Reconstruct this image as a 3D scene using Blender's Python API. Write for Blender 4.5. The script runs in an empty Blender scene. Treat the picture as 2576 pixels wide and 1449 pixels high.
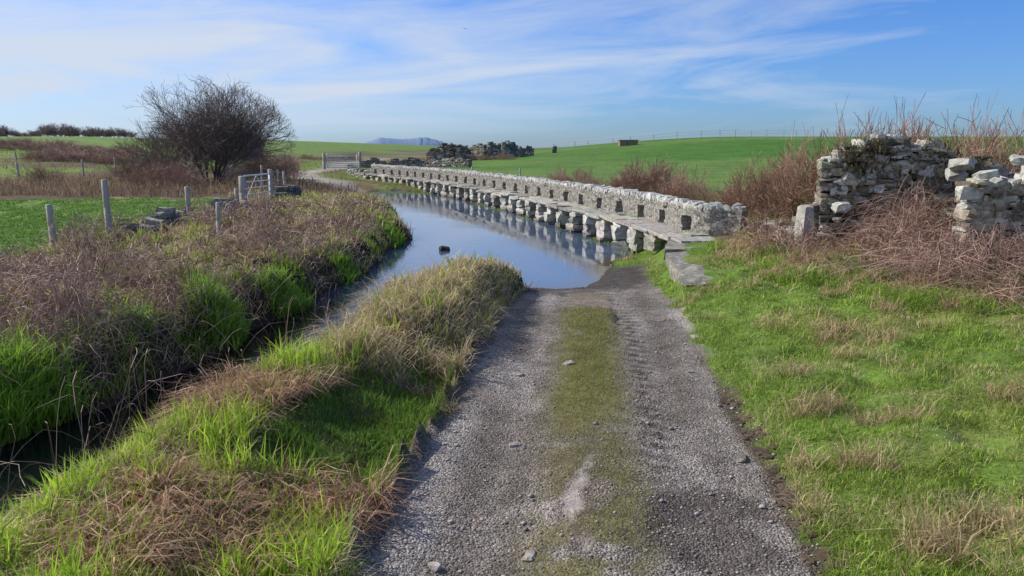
import bpy, math, random
import numpy as np
from mathutils import Vector
rng = np.random.default_rng(11); random.seed(11)
R = math.radians
W0, H0, F = 2576., 1449., 1839.
PITCH = R(10.8); CAMZ = 2.8
SP, CP = math.sin(PITCH), math.cos(PITCH)
WL = -0.45; DK = .45
scene = bpy.context.scene
coll = scene.collection

# ------------------------------------------------------------ helpers
def px(x, y, z=0.):
    yn = (H0/2-y)/F; den = SP-yn*CP; d = (CAMZ-z)/den
    return ((x-W0/2)/F*d, d*(CP+yn*SP))
def pxd(x, y, d):
    yn = (H0/2-y)/F
    return ((x-W0/2)/F*d, d*(CP+yn*SP), CAMZ-d*(SP-yn*CP))
def sm(t):
    t = np.clip(t, 0, 1); return t*t*(3-2*t)
def lerp(a, b, t): return a+(b-a)*t
def _h(ix, iy, s):
    n = (ix*374761393+iy*668265263+s*974711) & 0x7fffffff
    n = ((n ^ (n >> 13))*1274126177) & 0x7fffffff
    return ((n ^ (n >> 16)) & 0xffff)/65535.
def vn(x, y, s=0):
    x = np.asarray(x, float); y = np.asarray(y, float)
    ix = np.floor(x).astype(np.int64); iy = np.floor(y).astype(np.int64)
    fx = x-ix; fy = y-iy; fx = fx*fx*(3-2*fx); fy = fy*fy*(3-2*fy)
    a = _h(ix, iy, s); b = _h(ix+1, iy, s); c = _h(ix, iy+1, s); d = _h(ix+1, iy+1, s)
    return lerp(lerp(a, b, fx), lerp(c, d, fx), fy)
def fbm(x, y, s=0, o=4):
    v = 0; a = .5; t = 0
    for i in range(o):
        v = v+a*vn(x*2**i, y*2**i, s+i*17); t += a; a *= .5
    return v/t

def mesh_me(name, V, quads=None, tris=None, mat=None, smooth=False, col=None):
    V = np.asarray(V, np.float32)
    q = np.zeros((0, 4), int) if quads is None or len(quads) == 0 else np.asarray(quads, int)
    t = np.zeros((0, 3), int) if tris is None or len(tris) == 0 else np.asarray(tris, int)
    me = bpy.data.meshes.new(name)
    loops = np.concatenate([q.ravel(), t.ravel()]).astype(np.int32)
    starts = np.concatenate([np.arange(len(q))*4, len(q)*4+np.arange(len(t))*3]).astype(np.int32)
    me.vertices.add(len(V)); me.vertices.foreach_set('co', V.ravel())
    me.loops.add(len(loops)); me.loops.foreach_set('vertex_index', loops)
    me.polygons.add(len(starts)); me.polygons.foreach_set('loop_start', starts)
    me.polygons.foreach_set('use_smooth', np.full(len(starts), smooth, bool))
    me.update(calc_edges=True)
    if col is not None:
        col = np.asarray(col, np.float32)
        if col.shape[1] == 3: col = np.concatenate([col, np.ones((len(col), 1), np.float32)], 1)
        at = me.attributes.new('Col', 'FLOAT_COLOR', 'POINT'); at.data.foreach_set('color', col.ravel())
    if mat: me.materials.append(mat)
    return me
def obj(name, me, parent=None, loc=None):
    o = bpy.data.objects.new(name, me); coll.objects.link(o)
    if parent: o.parent = parent
    if loc is not None: o.location = loc
    return o
def tag(o, label=None, cat=None, group=None, kind=None):
    if label: o['label'] = label
    if cat: o['category'] = cat
    if group: o['group'] = group
    if kind: o['kind'] = kind
    return o
def thing(name, label, cat, loc=(0, 0, 0), rz=0, group=None):
    o = bpy.data.objects.new(name, None); coll.objects.link(o)
    o.location = loc; o.rotation_euler = (0, 0, rz)
    return tag(o, label, cat, group)
def dup(root, loc, rz=0, sc=1, label=None):
    r = root.copy(); coll.objects.link(r); r.location = loc; r.rotation_euler = (0, 0, rz); r.scale = (sc, sc, sc) if not isinstance(sc, tuple) else sc
    if label: r['label'] = label
    for ch in list(root.children):
        c = ch.copy(); coll.objects.link(c); c.parent = r
    return r

# ------------------------------------------------------------ materials
def nodes(name):
    m = bpy.data.materials.new(name); m.use_nodes = True
    nt = m.node_tree; nt.nodes.clear()
    return m, nt, lambda t, **k: _n(nt, t, k)
def _n(nt, t, k):
    n = nt.nodes.new(t)
    for a, b in k.items(): setattr(n, a, b)
    return n
def noise(N, nt, vec, scale, detail=4, rough=.6):
    n = N('ShaderNodeTexNoise'); n.inputs['Scale'].default_value = scale
    n.inputs['Detail'].default_value = detail; n.inputs['Roughness'].default_value = rough
    nt.links.new(vec, n.inputs['Vector']); return n.outputs['Fac']
def ramp(N, nt, fac, stops):
    r = N('ShaderNodeValToRGB'); e = r.color_ramp.elements
    e[0].position, e[1].position = stops[0][0], stops[-1][0]
    for p, c in stops[1:-1]: e.new(p)
    for el, (p, c) in zip(r.color_ramp.elements, stops):
        el.position = p; el.color = (c, c, c, 1) if not isinstance(c, tuple) else (*c, 1)
    nt.links.new(fac, r.inputs['Fac']); return r.outputs['Color']
def mixc(N, nt, fac, a, b, mode='MIX'):
    m = N('ShaderNodeMix', data_type='RGBA', blend_type=mode)
    for k, v in ((0, fac), (6, a), (7, b)):
        if isinstance(v, (int, float)): m.inputs[k].default_value = v
        elif isinstance(v, tuple): m.inputs[k].default_value = (*v, 1)
        else: nt.links.new(v, m.inputs[k])
    return m.outputs[2]
def math_(N, nt, op, a, b=None):
    m = N('ShaderNodeMath', operation=op)
    for i, v in enumerate((a, b)):
        if v is None: continue
        if isinstance(v, (int, float)): m.inputs[i].default_value = v
        else: nt.links.new(v, m.inputs[i])
    return m.outputs[0]

def mat_blade(name, trans=.35):
    m, nt, N = nodes(name)
    a = N('ShaderNodeAttribute', attribute_name='Col'); g = N('ShaderNodeNewGeometry')
    v = ramp(N, nt, noise(N, nt, g.outputs['Position'], 3., 3), [(.3, .72), (.7, 1.2)])
    c = mixc(N, nt, 1., a.outputs['Color'], v, 'MULTIPLY')
    d = N('ShaderNodeBsdfPrincipled'); d.inputs['Roughness'].default_value = .6
    d.inputs['Specular IOR Level'].default_value = .2
    t = N('ShaderNodeBsdfTranslucent'); mx = N('ShaderNodeMixShader'); mx.inputs[0].default_value = trans
    o = N('ShaderNodeOutputMaterial')
    nt.links.new(c, d.inputs['Base Color']); nt.links.new(c, t.inputs['Color'])
    nt.links.new(d.outputs[0], mx.inputs[1]); nt.links.new(t.outputs[0], mx.inputs[2]); nt.links.new(mx.outputs[0], o.inputs[0])
    return m
def mat_stone(name, lichen=.5, bump=.6, wet=True, moss=.55, cells=False):
    m, nt, N = nodes(name)
    a = N('ShaderNodeAttribute', attribute_name='Col'); g = N('ShaderNodeNewGeometry'); P = g.outputs['Position']
    c = mixc(N, nt, 1., a.outputs['Color'], ramp(N, nt, noise(N, nt, P, 9., 6, .7), [(.3, .45), (.7, 1.45)]), 'MULTIPLY')
    hgt = noise(N, nt, P, 22., 6, .7)
    if cells:
        mp = N('ShaderNodeMapping'); mp.inputs['Scale'].default_value = (4.6, 4.6, 8.5); nt.links.new(P, mp.inputs[0])
        nv = N('ShaderNodeTexNoise'); nv.inputs['Scale'].default_value = 2.5; nt.links.new(P, nv.inputs['Vector'])
        wv_ = mixc(N, nt, .12, mp.outputs[0], nv.outputs['Color'], 'LINEAR_LIGHT')
        vo = N('ShaderNodeTexVoronoi'); nt.links.new(wv_, vo.inputs['Vector'])
        ve = N('ShaderNodeTexVoronoi', feature='DISTANCE_TO_EDGE'); nt.links.new(wv_, ve.inputs['Vector'])
        sc = N('ShaderNodeSeparateColor'); nt.links.new(vo.outputs['Color'], sc.inputs[0])
        c = mixc(N, nt, 1., c, ramp(N, nt, sc.outputs[0], [(0., .6), (.5, .98), (1., 1.5)]), 'MULTIPLY')
        ed = ramp(N, nt, ve.outputs['Distance'], [(0.02, 0.), (.12, 1.)])
        c = mixc(N, nt, 1., c, mixc(N, nt, ed, (.5, .48, .44), (1., 1., 1.)), 'MULTIPLY')
        hgt = math_(N, nt, 'ADD', math_(N, nt, 'MULTIPLY', ed, 1.2), math_(N, nt, 'MULTIPLY', hgt, .8))
    if lichen:
        lm = ramp(N, nt, noise(N, nt, P, 5.5, 5, .65), [(.56, 0.), (.66, lichen)])
        c = mixc(N, nt, lm, c, (.54, .53, .49))
    if moss:
        mo = ramp(N, nt, noise(N, nt, P, 3.1, 5, .7), [(.6, 0.), (.72, moss)])
        c = mixc(N, nt, mo, c, (.10, .09, .045))
    if wet:
        s = N('ShaderNodeSeparateXYZ'); nt.links.new(P, s.inputs[0])
        wv = math_(N, nt, 'MULTIPLY_ADD', s.outputs[2], 5.); wv.node.inputs[2].default_value = 2.1
        wm = ramp(N, nt, wv, [(0., .75), (1., 0.)])
        c = mixc(N, nt, wm, c, (.045, .035, .022))
    b = N('ShaderNodeBump'); b.inputs['Strength'].default_value = bump; b.inputs['Distance'].default_value = .03
    nt.links.new(hgt, b.inputs['Height'])
    d = N('ShaderNodeBsdfPrincipled'); d.inputs['Roughness'].default_value = .9; d.inputs['Specular IOR Level'].default_value = .2
    nt.links.new(c, d.inputs['Base Color']); nt.links.new(b.outputs[0], d.inputs['Normal'])
    o = N('ShaderNodeOutputMaterial'); nt.links.new(d.outputs[0], o.inputs[0]); return m
def mat_plain(name, col, rough=.8, scale=12., var=.35, metal=0., bump=.2, stretch=(1, 1, 1)):
    m, nt, N = nodes(name)
    tc = N('ShaderNodeTexCoord'); mp = N('ShaderNodeMapping'); mp.inputs['Scale'].default_value = stretch
    nt.links.new(tc.outputs['Object'], mp.inputs[0]); P = mp.outputs[0]
    f = noise(N, nt, P, scale, 5, .65)
    c = mixc(N, nt, 1., col, ramp(N, nt, f, [(.3, 1-var), (.7, 1+var)]), 'MULTIPLY')
    b = N('ShaderNodeBump'); b.inputs['Strength'].default_value = bump; b.inputs['Distance'].default_value = .01
    nt.links.new(f, b.inputs['Height'])
    d = N('ShaderNodeBsdfPrincipled'); d.inputs['Roughness'].default_value = rough; d.inputs['Metallic'].default_value = metal
    nt.links.new(c, d.inputs['Base Color']); nt.links.new(b.outputs[0], d.inputs['Normal'])
    o = N('ShaderNodeOutputMaterial'); nt.links.new(d.outputs[0], o.inputs[0]); return m
def mat_ground():
    m, nt, N = nodes('ground_surface')
    a = N('ShaderNodeAttribute', attribute_name='Col'); g = N('ShaderNodeNewGeometry'); P = g.outputs['Position']
    big = ramp(N, nt, noise(N, nt, P, .35, 5, .6), [(.3, .78), (.7, 1.2)])
    mid = ramp(N, nt, noise(N, nt, P, 2.6, 6, .7), [(.3, .65), (.7, 1.3)])
    c = mixc(N, nt, 1., a.outputs['Color'], big, 'MULTIPLY'); c = mixc(N, nt, 1., c, mid, 'MULTIPLY')
    v = N('ShaderNodeTexVoronoi'); v.inputs['Scale'].default_value = 55.; nt.links.new(P, v.inputs['Vector'])
    hs = N('ShaderNodeSeparateColor'); nt.links.new(v.outputs['Color'], hs.inputs[0])
    peb = ramp(N, nt, hs.outputs[0], [(0., .5), (.5, .95), (.9, 1.3), (1., 1.75)])
    cg = mixc(N, nt, 1., c, peb, 'MULTIPLY')
    v2 = N('ShaderNodeTexVoronoi'); v2.inputs['Scale'].default_value = 140.; nt.links.new(P, v2.inputs['Vector'])
    hs2 = N('ShaderNodeSeparateColor'); nt.links.new(v2.outputs['Color'], hs2.inputs[0])
    cg = mixc(N, nt, 1., cg, ramp(N, nt, hs2.outputs[0], [(0., .7), (1., 1.3)]), 'MULTIPLY')
    fn = ramp(N, nt, noise(N, nt, P, 17., 6, .75), [(.3, .6), (.7, 1.4)])
    cl = mixc(N, nt, 1., c, fn, 'MULTIPLY')
    c = mixc(N, nt, a.outputs['Alpha'], cl, cg)
    hp = math_(N, nt, 'SUBTRACT', 1., v.outputs['Distance'])
    hh = math_(N, nt, 'ADD', math_(N, nt, 'MULTIPLY', hp, a.outputs['Alpha']), noise(N, nt, P, 12., 6, .7))
    b = N('ShaderNodeBump'); b.inputs['Strength'].default_value = .8; b.inputs['Distance'].default_value = .022
    nt.links.new(hh, b.inputs['Height'])
    d = N('ShaderNodeBsdfPrincipled'); d.inputs['Roughness'].default_value = .92; d.inputs['Specular IOR Level'].default_value = .15
    nt.links.new(c, d.inputs['Base Color']); nt.links.new(b.outputs[0], d.inputs['Normal'])
    o = N('ShaderNodeOutputMaterial'); nt.links.new(d.outputs[0], o.inputs[0]); return m
def mat_water():
    m, nt, N = nodes('water_surface')
    g = N('ShaderNodeNewGeometry'); P = g.outputs['Position']
    a = N('ShaderNodeAttribute', attribute_name='Col')
    mp = N('ShaderNodeMapping'); mp.inputs['Scale'].default_value = (1., .6, 1.); nt.links.new(P, mp.inputs[0])
    f = noise(N, nt, mp.outputs[0], 6., 4, .55)
    area = ramp(N, nt, noise(N, nt, P, .3, 3, .5), [(.40, .12), (.62, 1.)])
    near_ = math_(N, nt, 'ADD', math_(N, nt, 'MULTIPLY', area, .30), math_(N, nt, 'MULTIPLY', a.outputs['Alpha'], .3))
    b = N('ShaderNodeBump'); b.inputs['Distance'].default_value = .02; nt.links.new(near_, b.inputs['Strength'])
    nt.links.new(f, b.inputs['Height'])
    d = N('ShaderNodeBsdfPrincipled'); nt.links.new(mixc(N, nt, 1., a.outputs['Color'], ramp(N, nt, noise(N, nt, P, 6., 4, .6), [(.3, .85), (.7, 1.15)]), 'MULTIPLY'), d.inputs['Base Color'])
    d.inputs['Roughness'].default_value = .03
    io = math_(N, nt, 'MULTIPLY_ADD', a.outputs['Alpha'], -.52); io.node.inputs[2].default_value = 1.88; nt.links.new(io, d.inputs['IOR'])
    nt.links.new(b.outputs[0], d.inputs['Normal'])
    o = N('ShaderNodeOutputMaterial'); nt.links.new(d.outputs[0], o.inputs[0]); return m

M_blade = mat_blade('grass_blade'); M_twig = mat_blade('dry_stem', .05)
M_stone = mat_stone('rubble_stone', .55); M_cap = mat_stone('lichen_stone', .75, .7, False)
M_wall = mat_stone('mortared_rubble', .85, .9, False, .35, True)
M_ruin = mat_stone('mossy_rubble', .7, .8, False, .85)
M_far = mat_stone('distant_stone', .25, .4, False, .5)
M_ground = mat_ground(); M_water = mat_water()
M_wood = mat_plain('weathered_wood', (.33, .30, .25), .85, 14, .45, stretch=(6, 6, .6))
M_galv = mat_plain('galvanised_steel', (.58, .60, .61), .5, 8, .2, .2, .05)
M_wire = mat_plain('fence_wire', (.16, .15, .14), .6, 8, .2, .5, .05)
M_bark = mat_plain('bark', (.13, .10, .082), .95, 9, .5, stretch=(4, 4, 1))
M_barn = mat_plain('barn_wall', (.13, .13, .13), .9, 1.5, .3)
M_roof = mat_plain('barn_roof', (.08, .082, .086), .8, 1.5, .25, stretch=(6, 1, 1))
M_conc = mat_plain('brown_concrete', (.20, .15, .11), .9, 2., .3)
M_mount = mat_plain('haze_tinted_mountain', (.20, .29, .44), 1., .002, .1)  # distance haze is put into the blue base colour
M_bird = mat_plain('dark_feathers', (.03, .03, .035), .8, 30, .3)

# ------------------------------------------------------------ bridge curve
bpts = [px(x, y, DK) for x, y in [(1722, 606), (1640, 580), (1560, 555), (1480, 535), (1400, 517), (1300, 493), (1180, 470), (1080, 455), (980, 443), (905, 437)]]
def catmull(P, n=12):
    P = np.array(P, float); Q = np.vstack([2*P[0]-P[1], P, 2*P[-1]-P[-2]]); out = []
    for i in range(1, len(Q)-2):
        for t in np.linspace(0, 1, n, endpoint=False):
            a, b, c, d = Q[i-1], Q[i], Q[i+1], Q[i+2]
            out.append(.5*((2*b)+(-a+c)*t+(2*a-5*b+4*c-d)*t*t+(-a+3*b-3*c+d)*t**3))
    out.append(P[-1]); return np.array(out)
class Path:
    def __init__(s, P):
        s.P = np.array(P, float); d = np.linalg.norm(np.diff(s.P, axis=0), axis=1)
        s.S = np.concatenate([[0], np.cumsum(d)]); s.L = s.S[-1]
    def at(s, t):
        t = np.asarray(t, float)
        p = np.stack([np.interp(t, s.S, s.P[:, 0]), np.interp(t, s.S, s.P[:, 1])], -1)
        q = np.stack([np.interp(t+.15, s.S, s.P[:, 0]), np.interp(t+.15, s.S, s.P[:, 1])], -1)
        r = np.stack([np.interp(t-.15, s.S, s.P[:, 0]), np.interp(t-.15, s.S, s.P[:, 1])], -1)
        d = q-r; d = d/np.maximum(np.linalg.norm(d, axis=-1, keepdims=True), 1e-6)
        return p, d
_b = catmull(bpts)
for _ in range(60): _b[1:-1] = .5*_b[1:-1]+.25*(_b[:-2]+_b[2:])
BR = Path(_b)
def boff(s, o):
    p, d = BR.at(s); return p+np.stack([d[..., 1], -d[..., 0]], -1)*o
def xb(y): return np.interp(y, BR.P[:, 1], BR.P[:, 0])

# ------------------------------------------------------------ water outline
near = [px(x, y, WL) for x, y in [(1278, 730), (1340, 724), (1400, 731), (1460, 725), (1505, 705), (1522, 682), (1530, 658), (1610, 640)]]
near += [tuple(np.array(px(1640, 632, WL))+np.array([.8, .3]))]
far = [tuple(boff(s, 1.8)) for s in np.arange(4.5, 39, 1.5)]
left = [px(x, y, WL) for x, y in [(1060, 484), (1000, 479), (935, 481), (903, 497), (948, 522), (1003, 552), (983, 572), (1036, 593), (1000, 620), (955, 655), (925, 690), (875, 712),
        (815, 740), (785, 772), (705, 800), (620, 835), (590, 875), (500, 915), (360, 975), (300, 1015), (130, 1070), (-150, 1180), (-960, 1350)]]
left += [(-6.5, 3.0), (-6.4, -5), (-4.5, -5), (-4.45, 3.), (-4.3, 5.), (-4.12, 6.4), (-3.95, 7.5), (-3.65, 8.4), (-3.3, 9.0), (-3.15, 10), (-2.85, 11.5), (-2.5, 12.5), (-1.95, 13.5), (-1.3, 14.6), (-.8, 15.6)]
WP = np.array(near+far+left)
_w = []
for i in range(len(WP)):
    a, b = WP[i], WP[(i+1) % len(WP)]
    n = max(1, int(np.linalg.norm(b-a)/.6)) if np.linalg.norm(b-a) < 12 else 2
    for k in range(n):
        p = a+(b-a)*k/n
        if k: p = p+rng.normal(0, .1, 2)
        _w.append(p)
WP = np.array(_w)
def sdf_poly(x, y, P):
    x = np.asarray(x, float); y = np.asarray(y, float)
    d = np.full(x.shape, 1e12); ins = np.zeros(x.shape, bool); n = len(P)
    for i in range(n):
        ax, ay = P[i]; bx, by = P[(i+1) % n]; ex, ey = bx-ax, by-ay
        wx, wy = x-ax, y-ay
        t = np.clip((wx*ex+wy*ey)/(ex*ex+ey*ey+1e-12), 0, 1)
        dx, dy = wx-ex*t, wy-ey*t; d = np.minimum(d, dx*dx+dy*dy)
        c = ((ay > y) != (by > y)) & (x < (bx-ax)*(y-ay)/(by-ay+1e-12)+ax); ins ^= c
    d = np.sqrt(d); return np.where(ins, -d, d)
def sdw(x, y):
    x = np.asarray(x, float); y = np.asarray(y, float)
    out = np.full(x.shape, 50.); k = (x > -25) & (x < 14) & (y > -8) & (y < 80)
    out[k] = sdf_poly(x[k], y[k], WP); return out
TR2 = Path(catmull([px(x, y, z) for x, y, z in [(930, 482, -.3), (880, 468, .1), (820, 452, .3), (775, 440, .5), (758, 431, .6), (790, 424, .7), (850, 417, .83)]]+[(-24, 110), (-26, 150)], 6))
def d2(x, y):
    d = np.full(np.shape(x), 1e9)
    for i in range(len(TR2.P)-1):
        a, b = TR2.P[i], TR2.P[i+1]; e = b-a
        t = np.clip(((x-a[0])*e[0]+(y-a[1])*e[1])/(e@e+1e-9), 0, 1)
        d = np.minimum(d, np.hypot(x-a[0]-e[0]*t, y-a[1]-e[1]*t))
    return d
def xstream(y): return np.interp(y, [3, 5.2, 7.6, 9, 11, 13, 15, 17], [-5.4, -5.2, -4.8, -4.3, -3.8, -3.2, -2.5, -2.1])
def xc(y): return .08+.103*np.minimum(y, 22)
def hw(y): return 1.77-.013*np.clip(y, 0, 16)

def height(x, y, sd=None, fine=True):
    x = np.asarray(x, float); y = np.asarray(y, float)
    if sd is None: sd = sdw(x, y)
    HW = hw(y)
    u = x-xc(y); dl = -u-HW; dr = u-HW
    n1 = fbm(x*.55, y*.55, 3, 4)-.5
    land = .32+.5*sm((y-60)/45)+.55*n1*sm((60-y)/40+.25)
    lowl = (x < -2.5)*sm((x+11.4)/1.)*sm((36-y)/4)
    land = land+(.75*(fbm(x*1.1, y*1.1, 13, 3)-.5)+.25*(fbm(x*2.6, y*2.6, 15, 2)-.5))*lowl-.06*lowl*sm((18-y)/4)
    rv = .04+.125*np.clip(dr, 0, 6.5)+.3*n1*sm(dr/1.5)+.22*(fbm(x*2.2, y*2.2, 14, 2)-.5)*sm(dr/1.)
    rv = lerp(rv, .33+.06*np.clip(dr, 0, 6), sm((y-14)/5))
    wr = sm((30-y)/6)*(x > xc(y))
    z = lerp(land, rv, wr)
    Hb = lerp(.30, .64, sm((y-5)/8.)); rr = lerp(1.5, .42, sm((y-7.)/4.))
    nb = fbm(x*1.3, y*1.3, 9, 3)-.5; nb2 = fbm(x*2.9, y*2.9, 19, 2)-.5
    bk = Hb*sm(dl/rr)*(1+.1*sm((dl-.5)/1.))*(1-.42*sm((dl-.6)/1.)*sm((y-10)/3.))+.34*nb*sm(dl/1.)+.16*nb2*sm(dl/.6)
    bm = sm((x-xstream(y)+.2)/.5)*sm((19-y)/1.5)*(dl > 0)
    z = np.where(dl > 0, lerp(z, bk, bm), z)
    tk = .035*np.exp(-(u/.35)**2)-.03*np.exp(-((np.abs(u)-.85)/.3)**2)+.05*(fbm(x*1.4, y*1.4, 21, 4)-.5)
    tm = sm((HW+.1-np.abs(u))/.25)*sm((20-y)/1.)
    z = lerp(z, tk, tm)
    q = x-xb(np.clip(y, 19, 74))
    hx = lerp(.0, 1., sm((x+20)/62.)); hill = 4.15*sm((y-30)/112.)*hx*sm((q-1)/6.)*lerp(1, .55, sm((y-150)/150))
    z = z+hill*np.where(y < 30, 0, 1)
    z = z+4.3*sm((y-75)/75.)*sm((-x-42)/45.)
    z = z+1.1*sm((y-48)/25.)*sm((-x-22)/8.)*(fbm(x*.08, y*.08, 5, 3)+.1)*sm((130-y)/50.)
    z = z+.7*sm((y-120)/200)
    z = z-.40*np.exp(-((x-xb(y))/3.2)**2)*sm((y-38)/8.)*sm((78-y)/5.)
    k = (y > 40) & (y < 160)
    if k.any():
        dd = d2(x[k], y[k]); t = sm((2.6-dd)/1.4); z[k] = z[k]-.10*t
    onb = (x > xstream(y)) & (y < 18.5) & (dl > 0)
    ontr = (np.abs(u) < HW+.9) & (y < 22) & (dl <= 0)
    rag = .6*(fbm(x*1.7, y*1.7, 23, 3)-.5)
    sl = np.where((y > 21) & (x > -3), .6, 1.25); sl = np.where((y > 44), .22, sl)
    sdr = np.maximum(sd+rag*sm(sd/.3)*(y < 40), 0)
    shore = np.where(sl > 1, WL+1.05*np.power(sdr, .8), WL+np.maximum(sd, 0)*sl)
    sb = lerp(.64, 1.1, sm((y-8.)/5.))
    shore = np.where(onb, WL+np.maximum(sd, 0)*sb*(1+.4*nb), shore)
    sdt = np.where(u < .4, np.maximum(sd, 17.2-y), sd)
    sht = WL+np.maximum(sdt, 0)*.10*lerp(1, 4., sm((np.abs(u)-HW)/.9))
    shore = np.where(ontr, sht, shore)
    shore = np.where(sd > 0, shore, WL+np.maximum(sd*.35, -.55))
    z = np.minimum(z, shore)
    if fine: z = z+np.where(sd > 0, .02*(vn(x*7, y*7, 31)-.5), 0)
    return z
def zf(x, y): return float(height(np.array([x]), np.array([y]), fine=False)[0])

# ------------------------------------------------------------ ground sheet
def graded(lo, a, step, b, hi, g):
    mid = list(np.arange(a, b+1e-6, step)); s = step; v = mid[-1]; up = []
    while v < hi: s *= g; v += s; up.append(v)
    s = step; v = mid[0]; dn = []
    while v > lo: s *= g; v -= s; dn.append(v)
    return np.array(dn[::-1]+mid+up)
XS = graded(-3200, -9, .075, 8, 3200, 1.075)
ya = list(np.arange(2.4, 17, .075)); yb = list(np.arange(17, 40, .17)); v = 40.; s = .17; yc = []
while v < 6500: yc.append(v); s *= 1.055; v += s
yd = []; v = 2.4; s = .2
while v > -60: s *= 1.3; v -= s; yd.append(v)
YS = np.array(yd[::-1]+ya+yb+yc)
GX, GY = np.meshgrid(XS, YS); nx, ny = len(XS), len(YS)
X, Y = GX.ravel(), GY.ravel(); SD = sdw(X, Y); Z = height(X, Y, SD)

def zone(x, y, sd):
    u = x-xc(y); wob = .4*(fbm(x*1.9, y*1.9, 41, 3)-.5)+.12*(vn(x*9, y*9, 43)-.5)
    tm = sm((hw(y)-np.abs(u)+wob)/.16)*sm((20.5-y)/1.)
    dd = np.full(x.shape, 99.); k = (y > 42) & (y < 155); dd[k] = d2(x[k], y[k])
    t2 = sm((1.7-dd+wob)/.5)
    q = x-xb(np.clip(y, 19, 74))
    hillm = sm((q-5.5-1.5*(fbm(x*.4, y*.4, 2, 2)-.5))/2.)*(y > 24)*sm((x+24)/10.+.2)*sm((230-y)/50.)*(x > -14)
    lf = sm((-x-11.2+wob)/.6)*sm((y-10)/3.)*sm((36.5+wob*3-y)/1.5)
    return u, tm, t2, q, hillm, lf
def strip(x, y):
    """grassy middle of the track"""
    u = x-xc(y); n = fbm(x*.6, y*.6, 51, 4); nf = fbm(x*3., y*3., 71, 3); wob = .35*(fbm(x*.9, y*.9, 88, 3)-.5)
    g = np.exp(-((u+wob*.7)/.46)**4)*(sm((y-5.4)/2.6)*sm((13.2-y)/.8)*sm((nf+n-.46)/.32)+.6*sm((7.0-y)/1.5)*sm((nf+n-.96)/.16))
    return np.clip(g, 0, 1)
def gcolor(x, y, sd):
    u, tm, t2, q, hillm, lf = zone(x, y, sd); HW = hw(y)
    n = fbm(x*.6, y*.6, 51, 4); n2 = fbm(x*.09, y*.09, 61, 4); nf = fbm(x*3., y*3., 71, 3); nr = fbm(x*1.2, y*.5, 77, 4)
    def C(a, b, c): return np.array([a, b, c])[None, :]
    def mx(c, d, m): return c+(d-c)*np.asarray(m)[:, None]
    col = np.repeat(C(.09, .085, .036), len(x), 0)
    col = mx(col, C(.18, .125, .07), sm((n-.42)/.15))
    rs = (u > 0) & (y < 24)
    gr = mx(np.repeat(C(.11, .18, .03), len(x), 0), C(.23, .20, .08), sm((n-.55)/.12)*.5)
    col = np.where(rs[:, None], gr, col)
    col = mx(col, C(.12, .09, .055), sm((x-5.6-.16*(15.6-y)-1.2*(n-.5))/1.)*rs*sm((y-9.5)/2))
    sc = sm((-x-9)/3.)*sm((y-36)/2.)
    col = mx(col, C(.095, .066, .042), sc*sm((52-y)/6.))
    hb = mx(np.repeat(C(.14, .20, .04), len(x), 0), C(.115, .08, .05), sm((n2-.47)/.06))
    col = mx(col, hb, sm((y-52)/6.)*sm((-x-12)/8.))
    col = mx(col, C(.14, .22, .05), sm((-x-46)/12.)*sm((y-120)/8.))
    col = mx(col, mx(np.repeat(C(.19, .145, .09), len(x), 0), C(.09, .12, .04), sm((n2-.5)/.1)), sm((y-95)/10.)*sm((x+45)/10.)*(1-hillm))
    col = mx(col, C(.17, .145, .065), sm((q-1)/1.)*(y > 22)*(1-hillm)*sm((85-y)/8.))
    col = mx(col, C(.13, .20, .04), sm((n-.48)/.1)*sm((q-1)/1.)*(y > 22)*(1-hillm)*sm((60-y)/8.)*.8)
    col = mx(col, C(.15, .20, .045), sm((n-.5)/.1)*sm((3.5-np.abs(q))/1.)*(y > 40)*(y < 80)*.8)
    nh = fbm(x*.02, y*.06, 63, 4)
    col = mx(col, mx(np.repeat(C(.060, .150, .018), len(x), 0), C(.11, .185, .04), sm((nh-.38)/.25)), hillm)
    col = mx(col, mx(np.repeat(C(.09, .19, .03), len(x), 0), C(.13, .19, .05), sm((n-.45)/.15)), lf)
    g = np.repeat(C(.315, .284, .262), len(x), 0)
    g = mx(g, C(.215, .185, .16), sm((nr-.46)/.16)*.7)
    wob = .35*(fbm(x*.9, y*.9, 88, 3)-.5); cen = np.exp(-((u+wob*.6)/.48)**4)
    g = mx(g, C(.18, .14, .09), cen*.75*sm((n*.5+nf*.6-.38)/.22))
    g = mx(g, C(.135, .112, .094), np.exp(-((np.abs(u)-1.0)/.26)**2)*sm((nr-.36)/.18)*.7)
    grs = strip(x, y)
    g = mx(g, C(.12, .115, .035), grs*.92)
    tread = .6+.4*np.sign(np.sin(y*24+u*9))
    g = mx(g, C(.08, .062, .05), np.exp(-((u-.62-wob*.3)/.17)**2)*sm((y-5.2)/1.5)*sm((13.5-y)/1.)*.95*tread*sm((nf-.20)/.2))
    g = mx(g, C(.11, .088, .07), np.exp(-((u+.60-wob*.3)/.12)**2)*sm((nf-.34)/.2)*.7)
    g = mx(g, C(.085, .068, .058), sm((1.15-np.hypot((u-.85)/.55, (y-5.1)/.7)-(nf-.5)*1.2)/.35)*.8)
    ub = u+.06+.10*np.sin(y*2.6)
    pud = sm((1.-np.hypot(ub/.07, (y-5.75)/.95)-(nf-.5)*1.1)/.25)
    g = mx(g, C(.15, .12, .10), sm((1.3-np.hypot(ub/.12, (y-5.75)/1.)-(nf-.5)*1.1)/.25)*.7)
    g = mx(g, C(.40, .35, .315), pud*.9)
    g = mx(g, C(.13, .112, .10), np.exp(-((u-.9)/.45)**2)*sm((y-11.5)/1.5)*.7*tread)
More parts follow.
